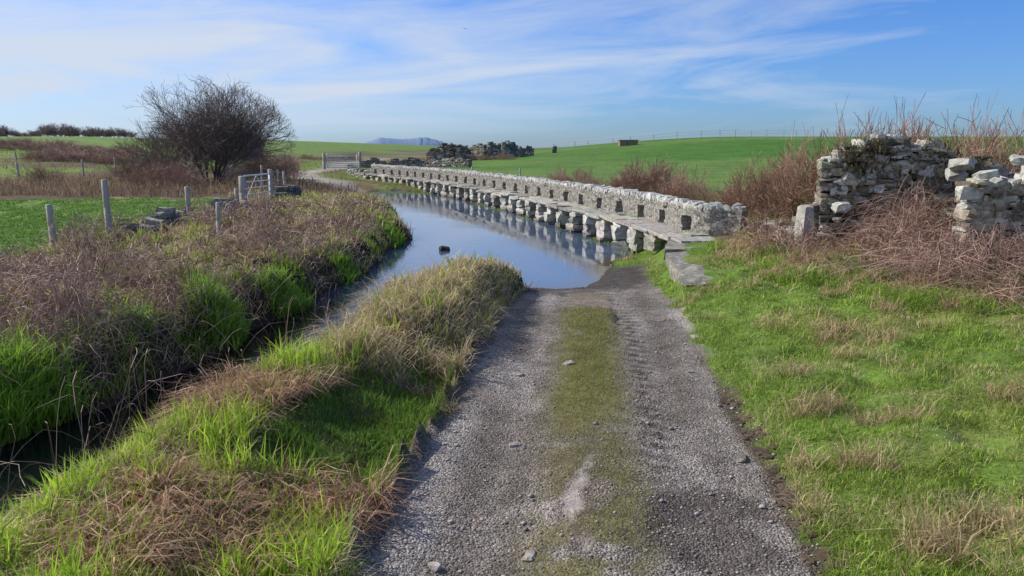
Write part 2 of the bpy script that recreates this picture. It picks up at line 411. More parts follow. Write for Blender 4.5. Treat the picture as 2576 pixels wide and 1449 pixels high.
    g = mx(g, C(.08, .056, .037), np.where(u > 0, sm((u-HW+.24+wob*.6)/.10)*.9*sm((10-y)/3.+.35), sm((-u-HW+.25+wob*.4)/.15)*.7))
    sdt = np.where(u < .4, np.maximum(sd, 17.2-y), sd)
    g = mx(g, C(.075, .066, .062), sm((2.5+(nf-.5)*1.5-sdt)/1.9)*.95)
    col = mx(col, g, tm); col = mx(col, C(.32, .285, .24), t2)
    wet = sm((.22-sd)/.2)*(1-tm); col = mx(col, C(.03, .024, .017), wet)
    stb = (u < 0)*(y < 36)*sm((.75-sd)/.3)*(1-tm); col = mx(col, C(.05, .037, .023), stb*.85)
    al = np.maximum(tm*(1-.8*grs)*(1-.85*pud), t2*.4)
    return np.concatenate([col, al[:, None]], 1), tm, t2, hillm, lf
GC, TM, T2, HM, LF = gcolor(X, Y, SD)
idx = np.arange(nx*ny).reshape(ny, nx)
Q = np.stack([idx[:-1, :-1], idx[:-1, 1:], idx[1:, 1:], idx[1:, :-1]], -1).reshape(-1, 4)
fm = lambda a: a[Q].mean(1)
reg = np.zeros(len(Q), int)
reg[fm(HM) > .5] = 3; reg[fm(LF) > .5] = 2; reg[fm(T2) > .5] = 4; reg[fm(TM) > .5] = 1
VALL = np.stack([X, Y, Z], 1)
for r, nm, lab in [(0, 'ground', 'rough ground of banks, verges and moor'), (1, 'gravel_track', 'gravel track running down into the ford'), (2, 'pasture', 'flat green pasture behind the left fence'), (3, 'hill_pasture', 'smooth green hillside behind the bridge'), (4, 'far_track', 'pale track leaving the far side of the ford')]:
    f = Q[reg == r]; un, inv = np.unique(f, return_inverse=True)
    o = obj(nm, mesh_me(nm, VALL[un], inv.reshape(-1, 4), None, M_ground, True, GC[un])); tag(o, lab, None, None, 'structure')
wx, wy = np.meshgrid(np.linspace(-24, 10, 170), np.linspace(-6, 76, 380))
wi = np.arange(wx.size).reshape(wx.shape); ws = sdw(wx.ravel(), wy.ravel())
fr_ = np.where((wx.ravel() > -.3) & (wy.ravel() < 24), 1., .0)
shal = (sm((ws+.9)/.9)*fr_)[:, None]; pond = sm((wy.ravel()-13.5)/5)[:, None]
wc = np.array([[.004, .0055, .008]])*(1-pond)+np.array([[.062, .098, .165]])*pond  # pond base tinted blue to strengthen its sky reflection
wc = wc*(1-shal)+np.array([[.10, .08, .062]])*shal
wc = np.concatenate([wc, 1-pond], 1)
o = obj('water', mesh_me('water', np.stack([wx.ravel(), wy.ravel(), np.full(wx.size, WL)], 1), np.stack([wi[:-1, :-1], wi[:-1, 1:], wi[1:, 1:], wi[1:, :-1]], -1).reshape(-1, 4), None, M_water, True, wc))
tag(o, 'calm blue water of the ford and stream', None, None, 'structure')
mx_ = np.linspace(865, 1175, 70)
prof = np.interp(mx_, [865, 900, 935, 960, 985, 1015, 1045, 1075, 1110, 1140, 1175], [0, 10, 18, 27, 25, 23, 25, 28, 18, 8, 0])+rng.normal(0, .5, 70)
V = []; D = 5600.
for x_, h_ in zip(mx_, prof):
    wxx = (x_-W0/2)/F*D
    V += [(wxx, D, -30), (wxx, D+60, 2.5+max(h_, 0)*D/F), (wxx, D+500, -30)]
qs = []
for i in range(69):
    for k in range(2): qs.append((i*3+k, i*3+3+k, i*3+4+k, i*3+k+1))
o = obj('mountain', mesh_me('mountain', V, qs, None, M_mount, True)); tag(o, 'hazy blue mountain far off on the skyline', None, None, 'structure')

# ------------------------------------------------------------ stones
g3 = [-1, 0, 1]; tv = [(a, b, c) for a in g3 for b in g3 for c in g3 if max(abs(a), abs(b), abs(c)) == 1]
ti = {p: i for i, p in enumerate(tv)}; TV = np.array(tv, float); tq = []
for ax in range(3):
    for sgn in (-1, 1):
        for a in (-1, 0):
            for b in (-1, 0):
                def mk(i, j):
                    p = [0, 0, 0]; p[ax] = sgn; p[(ax+1) % 3] = i; p[(ax+2) % 3] = j; return ti[tuple(p)]
                f = [mk(a, b), mk(a+1, b), mk(a+1, b+1), mk(a, b+1)]
                tq.append(f if sgn > 0 else f[::-1])
TQ = np.array(tq)
def stones(C, S, yaw, col, tilt=None, rnd=.1, jit=.1):
    C = np.asarray(C, float); S = np.asarray(S, float); N = len(C)
    k = 1-rnd*(np.abs(TV).sum(1)-1)
    V = TV[None]*k[None, :, None]*S[:, None, :]
    V = V+rng.normal(0, 1, V.shape)*np.minimum(S.min(1), .2)[:, None, None]*jit
    if tilt is not None:
        for ax in (0, 1):
            t = tilt[:, ax]; c, s = np.cos(t)[:, None], np.sin(t)[:, None]
            a, b = ((1, 2), (0, 2))[ax]
            A, B = V[..., a].copy(), V[..., b].copy(); V[..., a] = A*c-B*s; V[..., b] = A*s+B*c
    c, s = np.cos(yaw)[:, None], np.sin(yaw)[:, None]
    A, B = V[..., 0].copy(), V[..., 1].copy(); V[..., 0] = A*c-B*s; V[..., 1] = A*s+B*c
    V = V+C[:, None, :]
    q = (TQ[None]+(np.arange(N)*26)[:, None, None]).reshape(-1, 4)
    return V.reshape(-1, 3), q, np.repeat(np.asarray(col), 26, 0)
def scol(n, base=(.27, .255, .235), var=.3, white=.12):
    c = np.array(base)[None]*(1+var*rng.uniform(-1, 1, (n, 1)))*(1+.06*rng.uniform(-1, 1, (n, 3)))
    w = rng.random(n) < white; c[w] = np.array([.5, .49, .46])*rng.uniform(.8, 1.1, (w.sum(), 1)); return np.clip(c, .02, .75)
def join(parts):
    V = []; Qs = []; Cc = []; o = 0
    for v, q, c in parts: V.append(v); Qs.append(q+o); Cc.append(c); o += len(v)
    return np.concatenate(V), np.concatenate(Qs), np.concatenate(Cc)
def rubble(path, zb, zt, thick, levels=None, ch=(.1, .2), sw=(.16, .45), base=(.27, .255, .235), white=.12, var=.3, jit=.1, rnd=.08, tv_=.03, ov=1.07, on=.018):
    ss = np.linspace(0, path.L, 40); lo = min(zb(s) for s in ss)-.05; hi = max(zt(s) for s in ss)
    if levels is None:
        levels = [lo]
        while levels[-1] < hi: levels.append(levels[-1]+rng.uniform(*ch))
    C = []; S = []; Yw = []
    for z0, z1 in zip(levels[:-1], levels[1:]):
        zc = (z0+z1)/2; a, b = 0, path.L
        ws = []
        while sum(ws) < b-a: ws.append(sw[0]+(sw[1]-sw[0])*rng.random()**1.6)
        ws = np.array(ws)*(b-a)/sum(ws); s = a
        for w in ws:
            m = s+w/2; s += w
            if zc > zt(m)+rng.normal(0, .04) or z1 < zb(m)-.08: continue
            p, d = path.at(m); off = rng.normal(0, on)
            C.append((p[0]-d[1]*off, p[1]+d[0]*off, zc+rng.normal(0, tv_*.3))); S.append((w/2*ov, thick/2*rng.uniform(.94, 1.06), (z1-z0)/2*(ov+.04)*rng.uniform(.97, 1.15))); Yw.append(math.atan2(d[1], d[0])+rng.normal(0, tv_))
    n = len(C); tl = rng.normal(0, tv_, (n, 2))
    return stones(C, S, np.array(Yw), scol(n, base, var, white), tl, rnd, jit)
def st_obj(name, parts, mat, parent=None):
    V, q, c = join(parts); return obj(name, mesh_me(name, V, q, None, mat, False, c), parent)

# ------------------------------------------------------------ clapper bridge
br = thing('clapper_bridge', 'long low stone clapper bridge with many piers and a pierced parapet curving across the ford', 'bridge', (0, 0, 0))
piers = np.arange(2.6, BR.L-.5, 1.55)
edges = [0., .85, 1.7]+list(piers)+[BR.L]
for s in piers:
    p, d = BR.at(s); c = boff(s, .54); yaw = math.atan2(d[1], d[0]); parts = []
    zb = zf(*c); zb = min(zb, DK-.4)-.12; z = zb; C = []; S = []; Yw = []
    wid = rng.uniform(.27, .38)
    while z < DK-.12:
        h = rng.uniform(.14, .40); h = min(h, DK-.11-z+.02)
        if h < .04: break
        k = 1.18 if z < WL+.1 else 1.
        w = wid*k*rng.uniform(.8, 1.12)
        nn = rng.choice([1, 2, 3], p=[.2, .5, .3]); L = 1.2/nn
        for j in range(nn):
            o_ = (j-(nn-1)/2)*L
            C.append((*(c+np.array([d[1], -d[0]])*(o_+rng.normal(0, .04))+d*rng.normal(0, .05)), z+h/2)); S.append((w*rng.uniform(.8, 1.1), L/2*1.04, h/2*1.05)); Yw.append(yaw+rng.normal(0, .14))
        z += h
    n = len(C)
    st_obj('pier', [stones(C, S, np.array(Yw), scol(n, (.43, .41, .37), .42, .3), rng.normal(0, .06, (n, 2)), .04, .17)], M_stone, br)
for a, b in zip(edges[:-1], edges[1:]):
    m = (a+b)/2; p, d = BR.at(m); yaw = math.atan2(d[1], d[0]); n = 1 if rng.random() < .4 else 2
    C = []; S = []
    for k in range(n):
        c = boff(m, .47+rng.normal(0, .03) if n == 1 else (.2, .76)[k]+rng.normal(0, .03)); C.append((*c, DK-.05+rng.normal(0, .02))); S.append(((b-a)/2*1.01, .58/n*(1.02 if n == 1 else 1)*rng.uniform(.9, 1.1), .06*rng.uniform(.85, 1.2)))
    n = len(C); st_obj('deck_slab', [stones(C, S, np.full(n, yaw)+rng.normal(0, .04, n), scol(n, (.32, .305, .275), .25, .15), rng.normal(0, .018, (n, 2)), .03, .22)], M_stone, br)
PO = 1.12
pp = [px(1868, 604, DK-.1), px(1812, 600, DK-.1), px(1752, 588, DK)]+[tuple(boff(s, PO)) for s in np.arange(4.6, BR.L, 1.)]
_p = catmull(pp, 6)
for _ in range(12): _p[1:-1] = .5*_p[1:-1]+.25*(_p[:-2]+_p[2:])
PA = Path(_p)
TH = .40; hc = np.arange(1.7, PA.L-1, 2.0); HWD = .29; HZ0, HZ1 = DK+.04, DK+.47
sl_ = [0.]
for h_ in hc:
    a = sl_[-1]; k = max(1, int((h_-HWD-a)/.13)); sl_ += list(np.linspace(a, h_-HWD, k+1)[1:]); sl_ += list(np.linspace(h_-HWD, h_+HWD, 5)[1:])
sl_ += list(np.linspace(sl_[-1], PA.L, 10)[1:]); sl_ = np.array(sl_)
zl = np.array([DK-.5, DK-.3, DK-.15, HZ0, DK+.14, DK+.24, DK+.34, HZ1, DK+.55, DK+.64, DK+.72])
ns_, nz_ = len(sl_), len(zl)
P_, D_ = PA.at(sl_); Nn = np.stack([-D_[:, 1], D_[:, 0]], 1)
def face(sign, sd_):
    r_ = np.random.default_rng(sd_); off = sign*TH/2+sign*r_.normal(0, .024, (ns_, nz_))
    zz = zl[None]+r_.normal(0, .010, (ns_, nz_))+(np.arange(nz_)[None] == nz_-1)*r_.normal(0, .02, (ns_, 1))
    xy = P_[:, None]+Nn[:, None]*off[..., None]
    return np.concatenate([xy, zz[..., None]], -1)
FA, FB = face(1, 1), face(-1, 2); ij = np.arange(ns_*nz_).reshape(ns_, nz_); nB = ns_*nz_
inh = lambda i, j: (np.abs((sl_[i]+sl_[i+1])/2-hc).min() < HWD) and HZ0 < (zl[j]+zl[j+1])/2 < HZ1
hol = np.array([[inh(i, j) for j in range(nz_-1)] for i in range(ns_-1)])
pq_ = []
for i in range(ns_-1):
    for j in range(nz_-1):
        if not hol[i, j]:
            pq_.append((ij[i, j], ij[i, j+1], ij[i+1, j+1], ij[i+1, j])); pq_.append((nB+ij[i, j], nB+ij[i+1, j], nB+ij[i+1, j+1], nB+ij[i, j+1]))
        else:
            for (a, b), other in ((((i, j), (i, j+1)), hol[i-1, j]), (((i+1, j+1), (i+1, j)), hol[i+1, j]), (((i+1, j), (i, j)), hol[i, j-1]), (((i, j+1), (i+1, j+1)), hol[i, j+1])):
                if not other: pq_.append((ij[a], ij[b], nB+ij[b], nB+ij[a]))
for j in range(nz_-1):
    pq_.append((ij[0, j], nB+ij[0, j], nB+ij[0, j+1], ij[0, j+1])); pq_.append((ij[-1, j], ij[-1, j+1], nB+ij[-1, j+1], nB+ij[-1, j]))
for i in range(ns_-1): pq_.append((ij[i, -1], nB+ij[i, -1], nB+ij[i+1, -1], ij[i+1, -1]))
pv = np.concatenate([FA.reshape(-1, 3), FB.reshape(-1, 3)])
obj('parapet', mesh_me('parapet', pv, pq_, None, M_wall, False, np.repeat([[.46, .44, .40]], len(pv), 0)), br)
C = []; S = []; s = .0; Yw = []
while s < PA.L:
    w = rng.uniform(.10, .26); p, d = PA.at(s+w/2); h = rng.uniform(.06, .12)
    C.append((p[0], p[1], DK+.70+h*.7)); S.append((w/2*1.08, .215*rng.uniform(.9, 1.1), h)); Yw.append(math.atan2(d[1], d[0])+rng.normal(0, .14)); s += w
n = len(C); tl = rng.normal(0, .13, (n, 2)); tl[:, 1] += .28
st_obj('coping', [stones(C, S, np.array(Yw), scol(n, (.48, .47, .44), .3, .45), tl, .06, .16)], M_cap, br)

# one long slab leading to the bridge end
sp = thing('stone_path', 'long low weathered grey slab path leading from the track up to the bridge end', 'path')
def slabmesh(name, pts, w, th_, seed):
    r_ = np.random.default_rng(seed); V = []; nsg = len(pts)
    for (a, b, zc) in pts:
        for (o_, zo) in ((-w/2, -th_), (-w/2, 0), (-w/6, .008), (w/6, .008), (w/2, 0), (w/2, -th_)):
            V.append((a+o_+r_.normal(0, .03), b+r_.normal(0, .02), zc+zo+r_.normal(0, .012)))
    q = []
    for i in range(nsg-1):
        for k in range(5): q.append((i*6+k, i*6+k+1, i*6+7+k, i*6+6+k))
    for b0, rev in ((0, 1), ((nsg-1)*6, 0)):
        for f in ((0, 1, 2, 3), (0, 3, 4, 5)): q.append(tuple(b0+i for i in (f[::-1] if rev else f)))
    return obj(name, mesh_me(name, V, q, None, M_stone, False, np.repeat([[.25, .235, .20]], len(V), 0)*r_.uniform(.7, 1.15, (len(V), 1))), sp)
sy = np.linspace(14.35, 17.7, 10); slabmesh('slab', [(3.80+.09*(t-14.35)+.03*math.sin(t*5), t, .13+.055*(t-14.35)) for t in sy], .72, .26, 4)
sy = np.linspace(17.8, 19.5, 6); slabmesh('slab', [(4.2+.28*(t-17.8), t, .36+.03*(t-17.8)) for t in sy], .9, .25, 5)
SPC = [(3.95, 16., .36, 1.65), (4.4, 18.6, .5, .85)]

# ------------------------------------------------------------ roofless ruin on the right
ru = thing('ruined_building', 'tumbledown roofless stone building with mossy broken walls behind brambles at right', 'ruin')
def P2(l): return Path([(x, y) for x, y in l])
A = P2([(7.3, 17.5), (8.3, 17.3), (11.2, 16.6)])
tA = list(np.interp(np.linspace(0, 1, 34), [0, .04, .1, .2, .36, .5, .58, .7, .9, 1], [2.1, 2.6, 2.85, 3.05, 3.1, 3.0, 2.95, 2.55, 2.5, 2.3])+rng.normal(0, .09, 34))
fA = lambda s: float(np.interp(s, np.linspace(0, A.L, 34), tA))
RK = dict(jit=.20, rnd=.05, tv_=.07, on=.05, ov=1.22)
st_obj('gable_wall', [rubble(A, lambda s: .3, fA, .8, sw=(.07, .42), ch=(.05, .15), base=(.24, .22, .18), white=.22, var=.6, **RK)], M_ruin, ru)
B = P2([(7.3, 17.3), (7.0, 19.2), (6.75, 20.2)])
tB = list(np.interp(np.linspace(0, 1, 16), [0, .1, .25, .6, 1], [1.6, 1.1, .85, .8, .75])+rng.normal(0, .08, 16))
fB = lambda s: float(np.interp(s, np.linspace(0, B.L, 16), tB))
st_obj('side_wall', [rubble(B, lambda s: .2, fB, .6, sw=(.12, .45), ch=(.09, .18), base=(.26, .24, .20), white=.25, **RK)], M_ruin, ru)
Cc = P2([(8.3, 13.5), (9.6, 13.2), (13.9, 12.2)])
tC = list(np.interp(np.linspace(0, 1, 40), [0, .03, .08, .15, .25, .4, .7, 1], [1.95, 2.2, 2.2, 2.3, 2.55, 2.65, 2.5, 2.2])+rng.normal(0, .07, 40))
fC = lambda s: float(np.interp(s, np.linspace(0, Cc.L, 40), tC))
st_obj('front_wall', [rubble(Cc, lambda s: .4, fC, .7, sw=(.06, .28), ch=(.05, .12), base=(.29, .255, .20), white=.12, var=.5, jit=.16, rnd=.04, tv_=.05, on=.03, ov=1.22)], M_ruin, ru)
Dw = P2([(11.2, 16.6), (11., 20), (10.4, 23)])
st_obj('back_wall', [rubble(Dw, lambda s: .4, lambda s: 2.3-.25*s, .7, base=(.21, .19, .15), **RK)], M_ruin, ru)
Ew = P2([(9.5, 16.9), (9.3, 15.2), (9.0, 13.7)])
tE = list(np.interp(np.linspace(0, 1, 16), [0, .3, .7, 1], [2.3, 1.7, 1.4, 1.8])+rng.normal(0, .1, 16))
st_obj('inner_wall', [rubble(Ew, lambda s: .4, lambda s: float(np.interp(s, np.linspace(0, Ew.L, 16), tE)), .7, sw=(.1, .4), ch=(.07, .16), base=(.16, .145, .11), white=.1, var=.5, **RK)], M_ruin, ru)
caps = [(2140, 447, 17.0, .25), (2115, 520, 16.9, .2), (2260, 395, 16.9, .22), (2300, 402, 16.8, .2), (2210, 420, 16.85, .18), (2340, 388, 16.9, .18), (2420, 415, 13.9, .17), (2405, 440, 14.2, .2), (2440, 484, 13.15, .18), (2515, 468, 13.1, .18), (2568, 402, 13.1, .14), (2480, 442, 13.3, .15), (2110, 480, 17., .17), (2180, 405, 17., .17), (2160, 385, 17.2, .17)]
for x, y, d, r in caps:
    p = pxd(x, y, d)
    st_obj('capstone', [stones([p], [(r*1.2, r*.9, r*.55)], rng.uniform(0, 3, 1), np.array([[.50, .49, .45]])*rng.uniform(.7, 1.05), rng.normal(0, .2, (1, 2)), .09, .22)], M_cap, ru)
pz = px(2017, 640, .38)
st = stones([(pz[0], pz[1], zf(*pz)+.45)], [(.13, .16, .58)], np.array([.3]), np.array([[.45, .43, .39]]), np.array([[.02, .03]]), .04, .1)
o = st_obj('gate_pillar', [st], M_cap); tag(o, 'narrow upright pale stone at the left corner of the ruin', 'pillar')

def wall_thing(name, label, pts, h, thick, base, white=.1, z0=None, jit=.16, sw=(.15, .45), mat=None):
    p = P2(pts); hf = [zf(*p.at(s)[0]) for s in np.linspace(0, p.L, 12)]
    g = lambda s: float(np.interp(s, np.linspace(0, p.L, 12), hf))
    hn = rng.uniform(.5, 1.1, 24)
    o = st_obj(name, [rubble(p, lambda s: g(s)-.05, lambda s: g(s)+h*float(np.interp(s, np.linspace(0, p.L, 24), hn)), thick, base=base, white=white, jit=jit, sw=sw, ch=(.09, .18), rnd=.08, tv_=.08)], mat or M_stone)
    return tag(o, label, 'wall')
wall_thing('stone_wall', 'low tumbled line of grey stones along the left pasture edge', [px(325, 600, .3), px(420, 580, .35), px(520, 556, .35), px(610, 532, .35)], .48, .6, (.24, .235, .22))
wall_thing('stone_wall', 'short heap of dark stones beside the gate at left', [px(706, 500, .4), px(745, 490, .4)], .7, .7, (.13, .125, .115))
wall_thing('stone_wall', 'grey dry stone wall running right from the far field gate', [(-17.4, 86), (-10, 85), (-4.5, 80)], 1.1, .6, (.20, .19, .165), .15, sw=(.25, .6), mat=M_far)
wall_thing('stone_wall', 'weedy low stone wall rising from the far end of the bridge', [(-17, 78), (-16.4, 75), (-14.5, 72), (-13, 70.5)], .8, .6, (.28, .27, .25), .25, sw=(.25, .6))

fr = thing('ruined_cottage', 'distant roofless stone cottage and tumbled yard walls beyond the bridge', 'ruin')
def frw(nm, pts, prof, thick=.6, nz=.2):
    p = P2(pts); b = min(zf(*p.at(s)[0]) for s in np.linspace(0, p.L, 5))
    pr = np.interp(np.linspace(0, 1, 24), np.linspace(0, 1, len(prof)), prof)+rng.normal(0, nz, 24)
    return st_obj(nm, [rubble(p, lambda s: b-.2, lambda s: float(np.interp(s, np.linspace(0, p.L, 24), pr)), thick, sw=(.2, .7), ch=(.13, .25), base=(.19, .175, .145), white=.15, var=.6, jit=.12, rnd=.05, tv_=.05, ov=1.12)], M_far, fr)
def wp(x, d): return ((x-W0/2)/F*d, d)
def zt(y, d): return pxd(0, y, d)[2]
frw('yard_wall', [wp(1080, 104), wp(1140, 103), wp(1195, 104.5)], [zt(y, 104) for y in (382, 376, 368, 368, 359, 366, 366, 375, 380)], 1.2)
frw('end_wall', [wp(1190, 103), wp(1222, 101)], [zt(y, 103) for y in (372, 366, 362, 368)])
frw('house_wall', [wp(1230, 101), wp(1258, 102)], [zt(y, 102) for y in (362, 362, 364)], nz=.05)
frw('gable_wall', [wp(1266, 103), wp(1300, 106)], [zt(y, 104) for y in (366, 357, 362, 359, 368)])
frw('low_wall', [wp(1306, 106), wp(1342, 106)], [zt(y, 106) for y in (370, 366, 374)])
frw('inner_wall', [wp(1225, 109), wp(1310, 110)], [zt(y, 108) for y in (378, 370, 375, 368, 374)])

# ------------------------------------------------------------ tubes, posts, gates
def segs_mesh(name, segs, mat, ns=4, col=None):
    A = np.array([s[0] for s in segs], float); B = np.array([s[1] for s in segs], float)
    r0 = np.array([s[2] for s in segs]); r1 = np.array([s[3] for s in segs])
    d = B-A; d /= np.maximum(np.linalg.norm(d, axis=1, keepdims=True), 1e-9)
    up = np.where(np.abs(d[:, 2:3]) > .9, np.array([[1., 0, 0]]), np.array([[0, 0, 1.]]))
    e1 = np.cross(d, up); e1 /= np.linalg.norm(e1, axis=1, keepdims=True); e2 = np.cross(d, e1)
    V = np.zeros((len(A), ns*2, 3))
    for k in range(ns):
        a = 2*math.pi*k/ns; o = e1*math.cos(a)+e2*math.sin(a)
        V[:, k] = A+o*r0[:, None]; V[:, ns+k] = B+o*r1[:, None]
    q = np.array([[k, (k+1) % ns, ns+(k+1) % ns, ns+k] for k in range(ns)])
    Qs = (q[None]+(np.arange(len(A))*ns*2)[:, None, None]).reshape(-1, 4); T = None
    if ns == 4:
        e = np.array([[3, 2, 1, 0], [4, 5, 6, 7]]); Qs = np.concatenate([Qs, (e[None]+(np.arange(len(A))*8)[:, None, None]).reshape(-1, 4)])
    elif ns > 4:
        e = np.array([[ns, ns+k, ns+k+1] for k in range(1, ns-1)]); T = (e[None]+(np.arange(len(A))*ns*2)[:, None, None]).reshape(-1, 3)
    cc = None if col is None else np.repeat(np.asarray(col), ns*2, 0)
    return mesh_me(name, V.reshape(-1, 3), Qs, T, mat, ns > 4, cc)
def post_me(h, r, lean=(0, 0)):
    return segs_mesh('post', [((0, 0, -.2), (lean[0]*.5, lean[1]*.5, h*.5), r*1.05, r), ((lean[0]*.5, lean[1]*.5, h*.5), (lean[0], lean[1], h-.02), r, r*.95), ((lean[0], lean[1], h-.02), (lean[0], lean[1], h), r*.95, r*.75)], M_wood, 8)
def fence(name, label, pts, hs, rad, wires, mat=M_wire, wr=.005):
    f = thing(name, label, 'fence'); tops = []
    for (x, y), h in zip(pts, hs):
        l = rng.normal(0, .04, 2); z = zf(x, y); obj('post', post_me(h, rad, l), f, (x, y, z)); tops.append((x, y, z, h, l))
    for w in wires:
        sg = []
        for a, b in zip(tops[:-1], tops[1:]):
            p0 = np.array([a[0]+a[4][0]*w, a[1]+a[4][1]*w, a[2]+a[3]*w]); p1 = np.array([b[0]+b[4][0]*w, b[1]+b[4][1]*w, b[2]+b[3]*w])
            pr = p0
            for k in range(1, 6):
                t = k/5; c = p0+(p1-p0)*t; c[2] -= .05*4*t*(1-t); sg.append((pr, c, wr, wr)); pr = c
        obj('wire', segs_mesh('wire', sg, mat, 3), f)
    return f
fence('wire_fence', 'wooden post and wire fence along the left pasture', [px(-260, 668, .35), px(-20, 640, .35), px(136, 618, .35), px(277, 603, .35), px(478, 556, .35), px(600, 525, .36)], [1.15, 1.1, 1.1, 1.5, 1.3, .9], .085, (.35, .6, .9))
o = obj('fence_post', post_me(.95, .065, (.02, .03)), None, (*px(552, 606, .35), zf(*px(552, 606, .35)))); tag(o, 'short lone wooden post standing among brambles', 'post')
fence('wire_fence', 'post and wire fence continuing beyond the left gate', [px(660, 468, .45), px(717, 472, .45), px(700, 462, .5)], [1.4, 1.2, 1.1], .08, (.5, .9))
fence('wire_fence', 'sagging post and wire fence in the far left scrub', [wp(-120, 62), wp(60, 60), wp(222, 60), wp(303, 66), wp(347, 68), wp(430, 66)], [1.2, 1.1, 1.3, 1.2, 1.1, 1.1], .08, (.5, .9))
fence('wire_fence', 'thin fence posts on the far left green mounds', [wp(60, 84), wp(132, 86), wp(170, 88), wp(250, 92)], [1.1, 1.2, 1., 1.], .08, (.8,))
hp = [1390, 1443, 1475, 1537, 1580, 1637, 1694, 1753, 1800, 1838, 1877, 1915, 1957, 1987, 2016, 2050, 2100, 2160, 2230, 2300, 2380, 2460, 2540, 2640]
fence('wire_fence', 'thin post and wire fence along the crest of the green hill', [wp(x, 134+(x-1390)*.004) for x in hp], list(rng.uniform(1.0, 1.35, len(hp))), .07, (.5, .9), wr=.01)
fence('wire_fence', 'few dark stakes at the left foot of the green hill', [wp(1190, 62), wp(1308, 58)], [.9, .8], .06, (.8,))
def gate(label, a, b, h, nb, z=None, r=.028, rb=.022):
    a = np.array(a); b = np.array(b); L = np.linalg.norm(b-a); ang = math.atan2(b[1]-a[1], b[0]-a[0])
    zz = (zf(*a)+zf(*b))/2 if z is None else z
    g = thing('metal_gate', label, 'gate', (a[0], a[1], zz+.12), ang)
    obj('frame', segs_mesh('frame', [((.08, 0, 0), (.08, 0, h), r, r), ((L-.08, 0, 0), (L-.08, 0, h), r, r), ((.06, 0, h), (L-.06, 0, h), r, r), ((.06, 0, 0), (L-.06, 0, 0), r, r)], M_galv, 8), g)
    bar = segs_mesh('bar', [((.08, 0, 0), (L-.08, 0, 0), rb, rb)], M_galv, 8)
    for k in range(1, nb): obj('bar', bar, g, (0, 0, h*(k/nb)**1.15))
    obj('brace', segs_mesh('brace', [((.1, .03, .02), (L*.5, .03, h-.03), .015, .015), ((L-.1, .03, .02), (L*.5, .03, h-.03), .015, .015)], M_galv, 6), g)
    return g
ga, gb = px(614, 523, .36), px(684, 511, .36)
gate('grey tubular metal gate in the left fence', ga, gb, 1.2, 5, None, .034, .026)
for p_, hh, lb in ((ga, 1.35, 'thick round wooden gate post nearest in the left fence'), (gb, 1.5, 'slimmer wooden gate post at the far side of the left gate')):
    o = obj('gate_post', post_me(hh, .16 if p_ is ga else .11), None, (*p_, zf(*p_))); tag(o, lb, 'post')
fa, fb = wp(828, 84), wp(905, 86)
gate('pale metal field gate across the far track', fa, fb, 1.5, 6, None, .05, .04)
for p_, lb in ((wp(822, 84), 'dark left post of the far field gate'), (wp(911, 86), 'dark right post of the far field gate')):
    o = obj('gate_post', post_me(1.8, .18), None, (*p_, zf(*p_))); tag(o, lb, 'post')

# ------------------------------------------------------------ barn, tank, pillar, rock, bird
def box_v(x0, x1, y0, y1, z0, z1):
    v = [(x, y, z) for z in (z0, z1) for x, y in ((x0, y0), (x1, y0), (x1, y1), (x0, y1))]
    f = [(3, 2, 1, 0), (4, 5, 6, 7), (0, 1, 5, 4), (1, 2, 6, 5), (2, 3, 7, 6), (3, 0, 4, 7)]; return v, f
def boxes(name, bl, mat, parent=None, loc=None):
    V = []; Fq = []
    for b in bl:
        v, f = box_v(*b); o = len(V); V += v; Fq += [tuple(i+o for i in q) for q in f]
    return obj(name, mesh_me(name, V, Fq, None, mat), parent, loc)
bx_, by_ = wp(575, 96); bz = zf(bx_, by_)
barn = thing('barn', 'dark low farm barn half hidden behind the bare tree', 'barn', (bx_, by_, bz), .05)
L_, Wd, Hw_ = 4.2, 3., 2.0; Hr = 3.4
boxes('wall', [(-L_, L_, -Wd, Wd, -.6, Hw_)], M_barn, barn)
obj('roof', mesh_me('roof', [(-L_-.3, -Wd-.3, Hw_-.1), (L_+.3, -Wd-.3, Hw_-.1), (L_+.3, 0, Hr), (-L_-.3, 0, Hr), (L_+.3, Wd+.3, Hw_-.1), (-L_-.3, Wd+.3, Hw_-.1)], [(0, 1, 2, 3), (3, 2, 4, 5)], [], M_roof), barn)
for sg in (-L_, L_): obj('gable', mesh_me('gable', [(sg, -Wd, Hw_+.002), (sg, Wd, Hw_+.002), (sg, 0, Hr-.08)], None, [(0, 2, 1)], M_barn), barn)
boxes('door', [(-1.4, 1.4, -Wd-.05, -Wd-.003, -.5, 1.9)], M_roof, barn)
tx, ty = wp(1574, 118); tz = zf(tx, ty)
tk = thing('water_tank', 'brown concrete tank on the green hilltop', 'tank', (tx, ty, tz), .03)
boxes('tank_body', [(-1.4, 1.4, -.9, .9, -.5, .72)], M_conc, tk)
boxes('lid', [(-1.5, 1.5, -1., 1., .722, .86)], mat_plain('pale_lid', (.16, .15, .14), .9, 3, .2), tk)
p_ = wp(1393, 112); zz = zf(*p_)
o = st_obj('stone_pillar', [rubble(P2([(p_[0]-.35, p_[1]), (p_[0]+.35, p_[1])]), lambda s: zz-.3, lambda s: zz+.95, .7, base=(.12, .115, .11), sw=(.25, .5))], M_stone); tag(o, 'small dark square stone pillar on the hill left of the tank', 'pillar')
def rock(name, label, p, s, base, mat=M_stone, yaw=0.):
    me_v = stones([p], [s], np.array([yaw]), np.array([base]), rng.normal(0, .1, (1, 2)), .12, .16)
    o = st_obj(name, [me_v], mat); return tag(o, label, 'rock')
p_ = px(1118, 630, WL); rock('rock', 'small dark rock standing out of the water', (*p_, WL+.03), (.18, .13, .11), (.06, .055, .05), M_stone, .5)
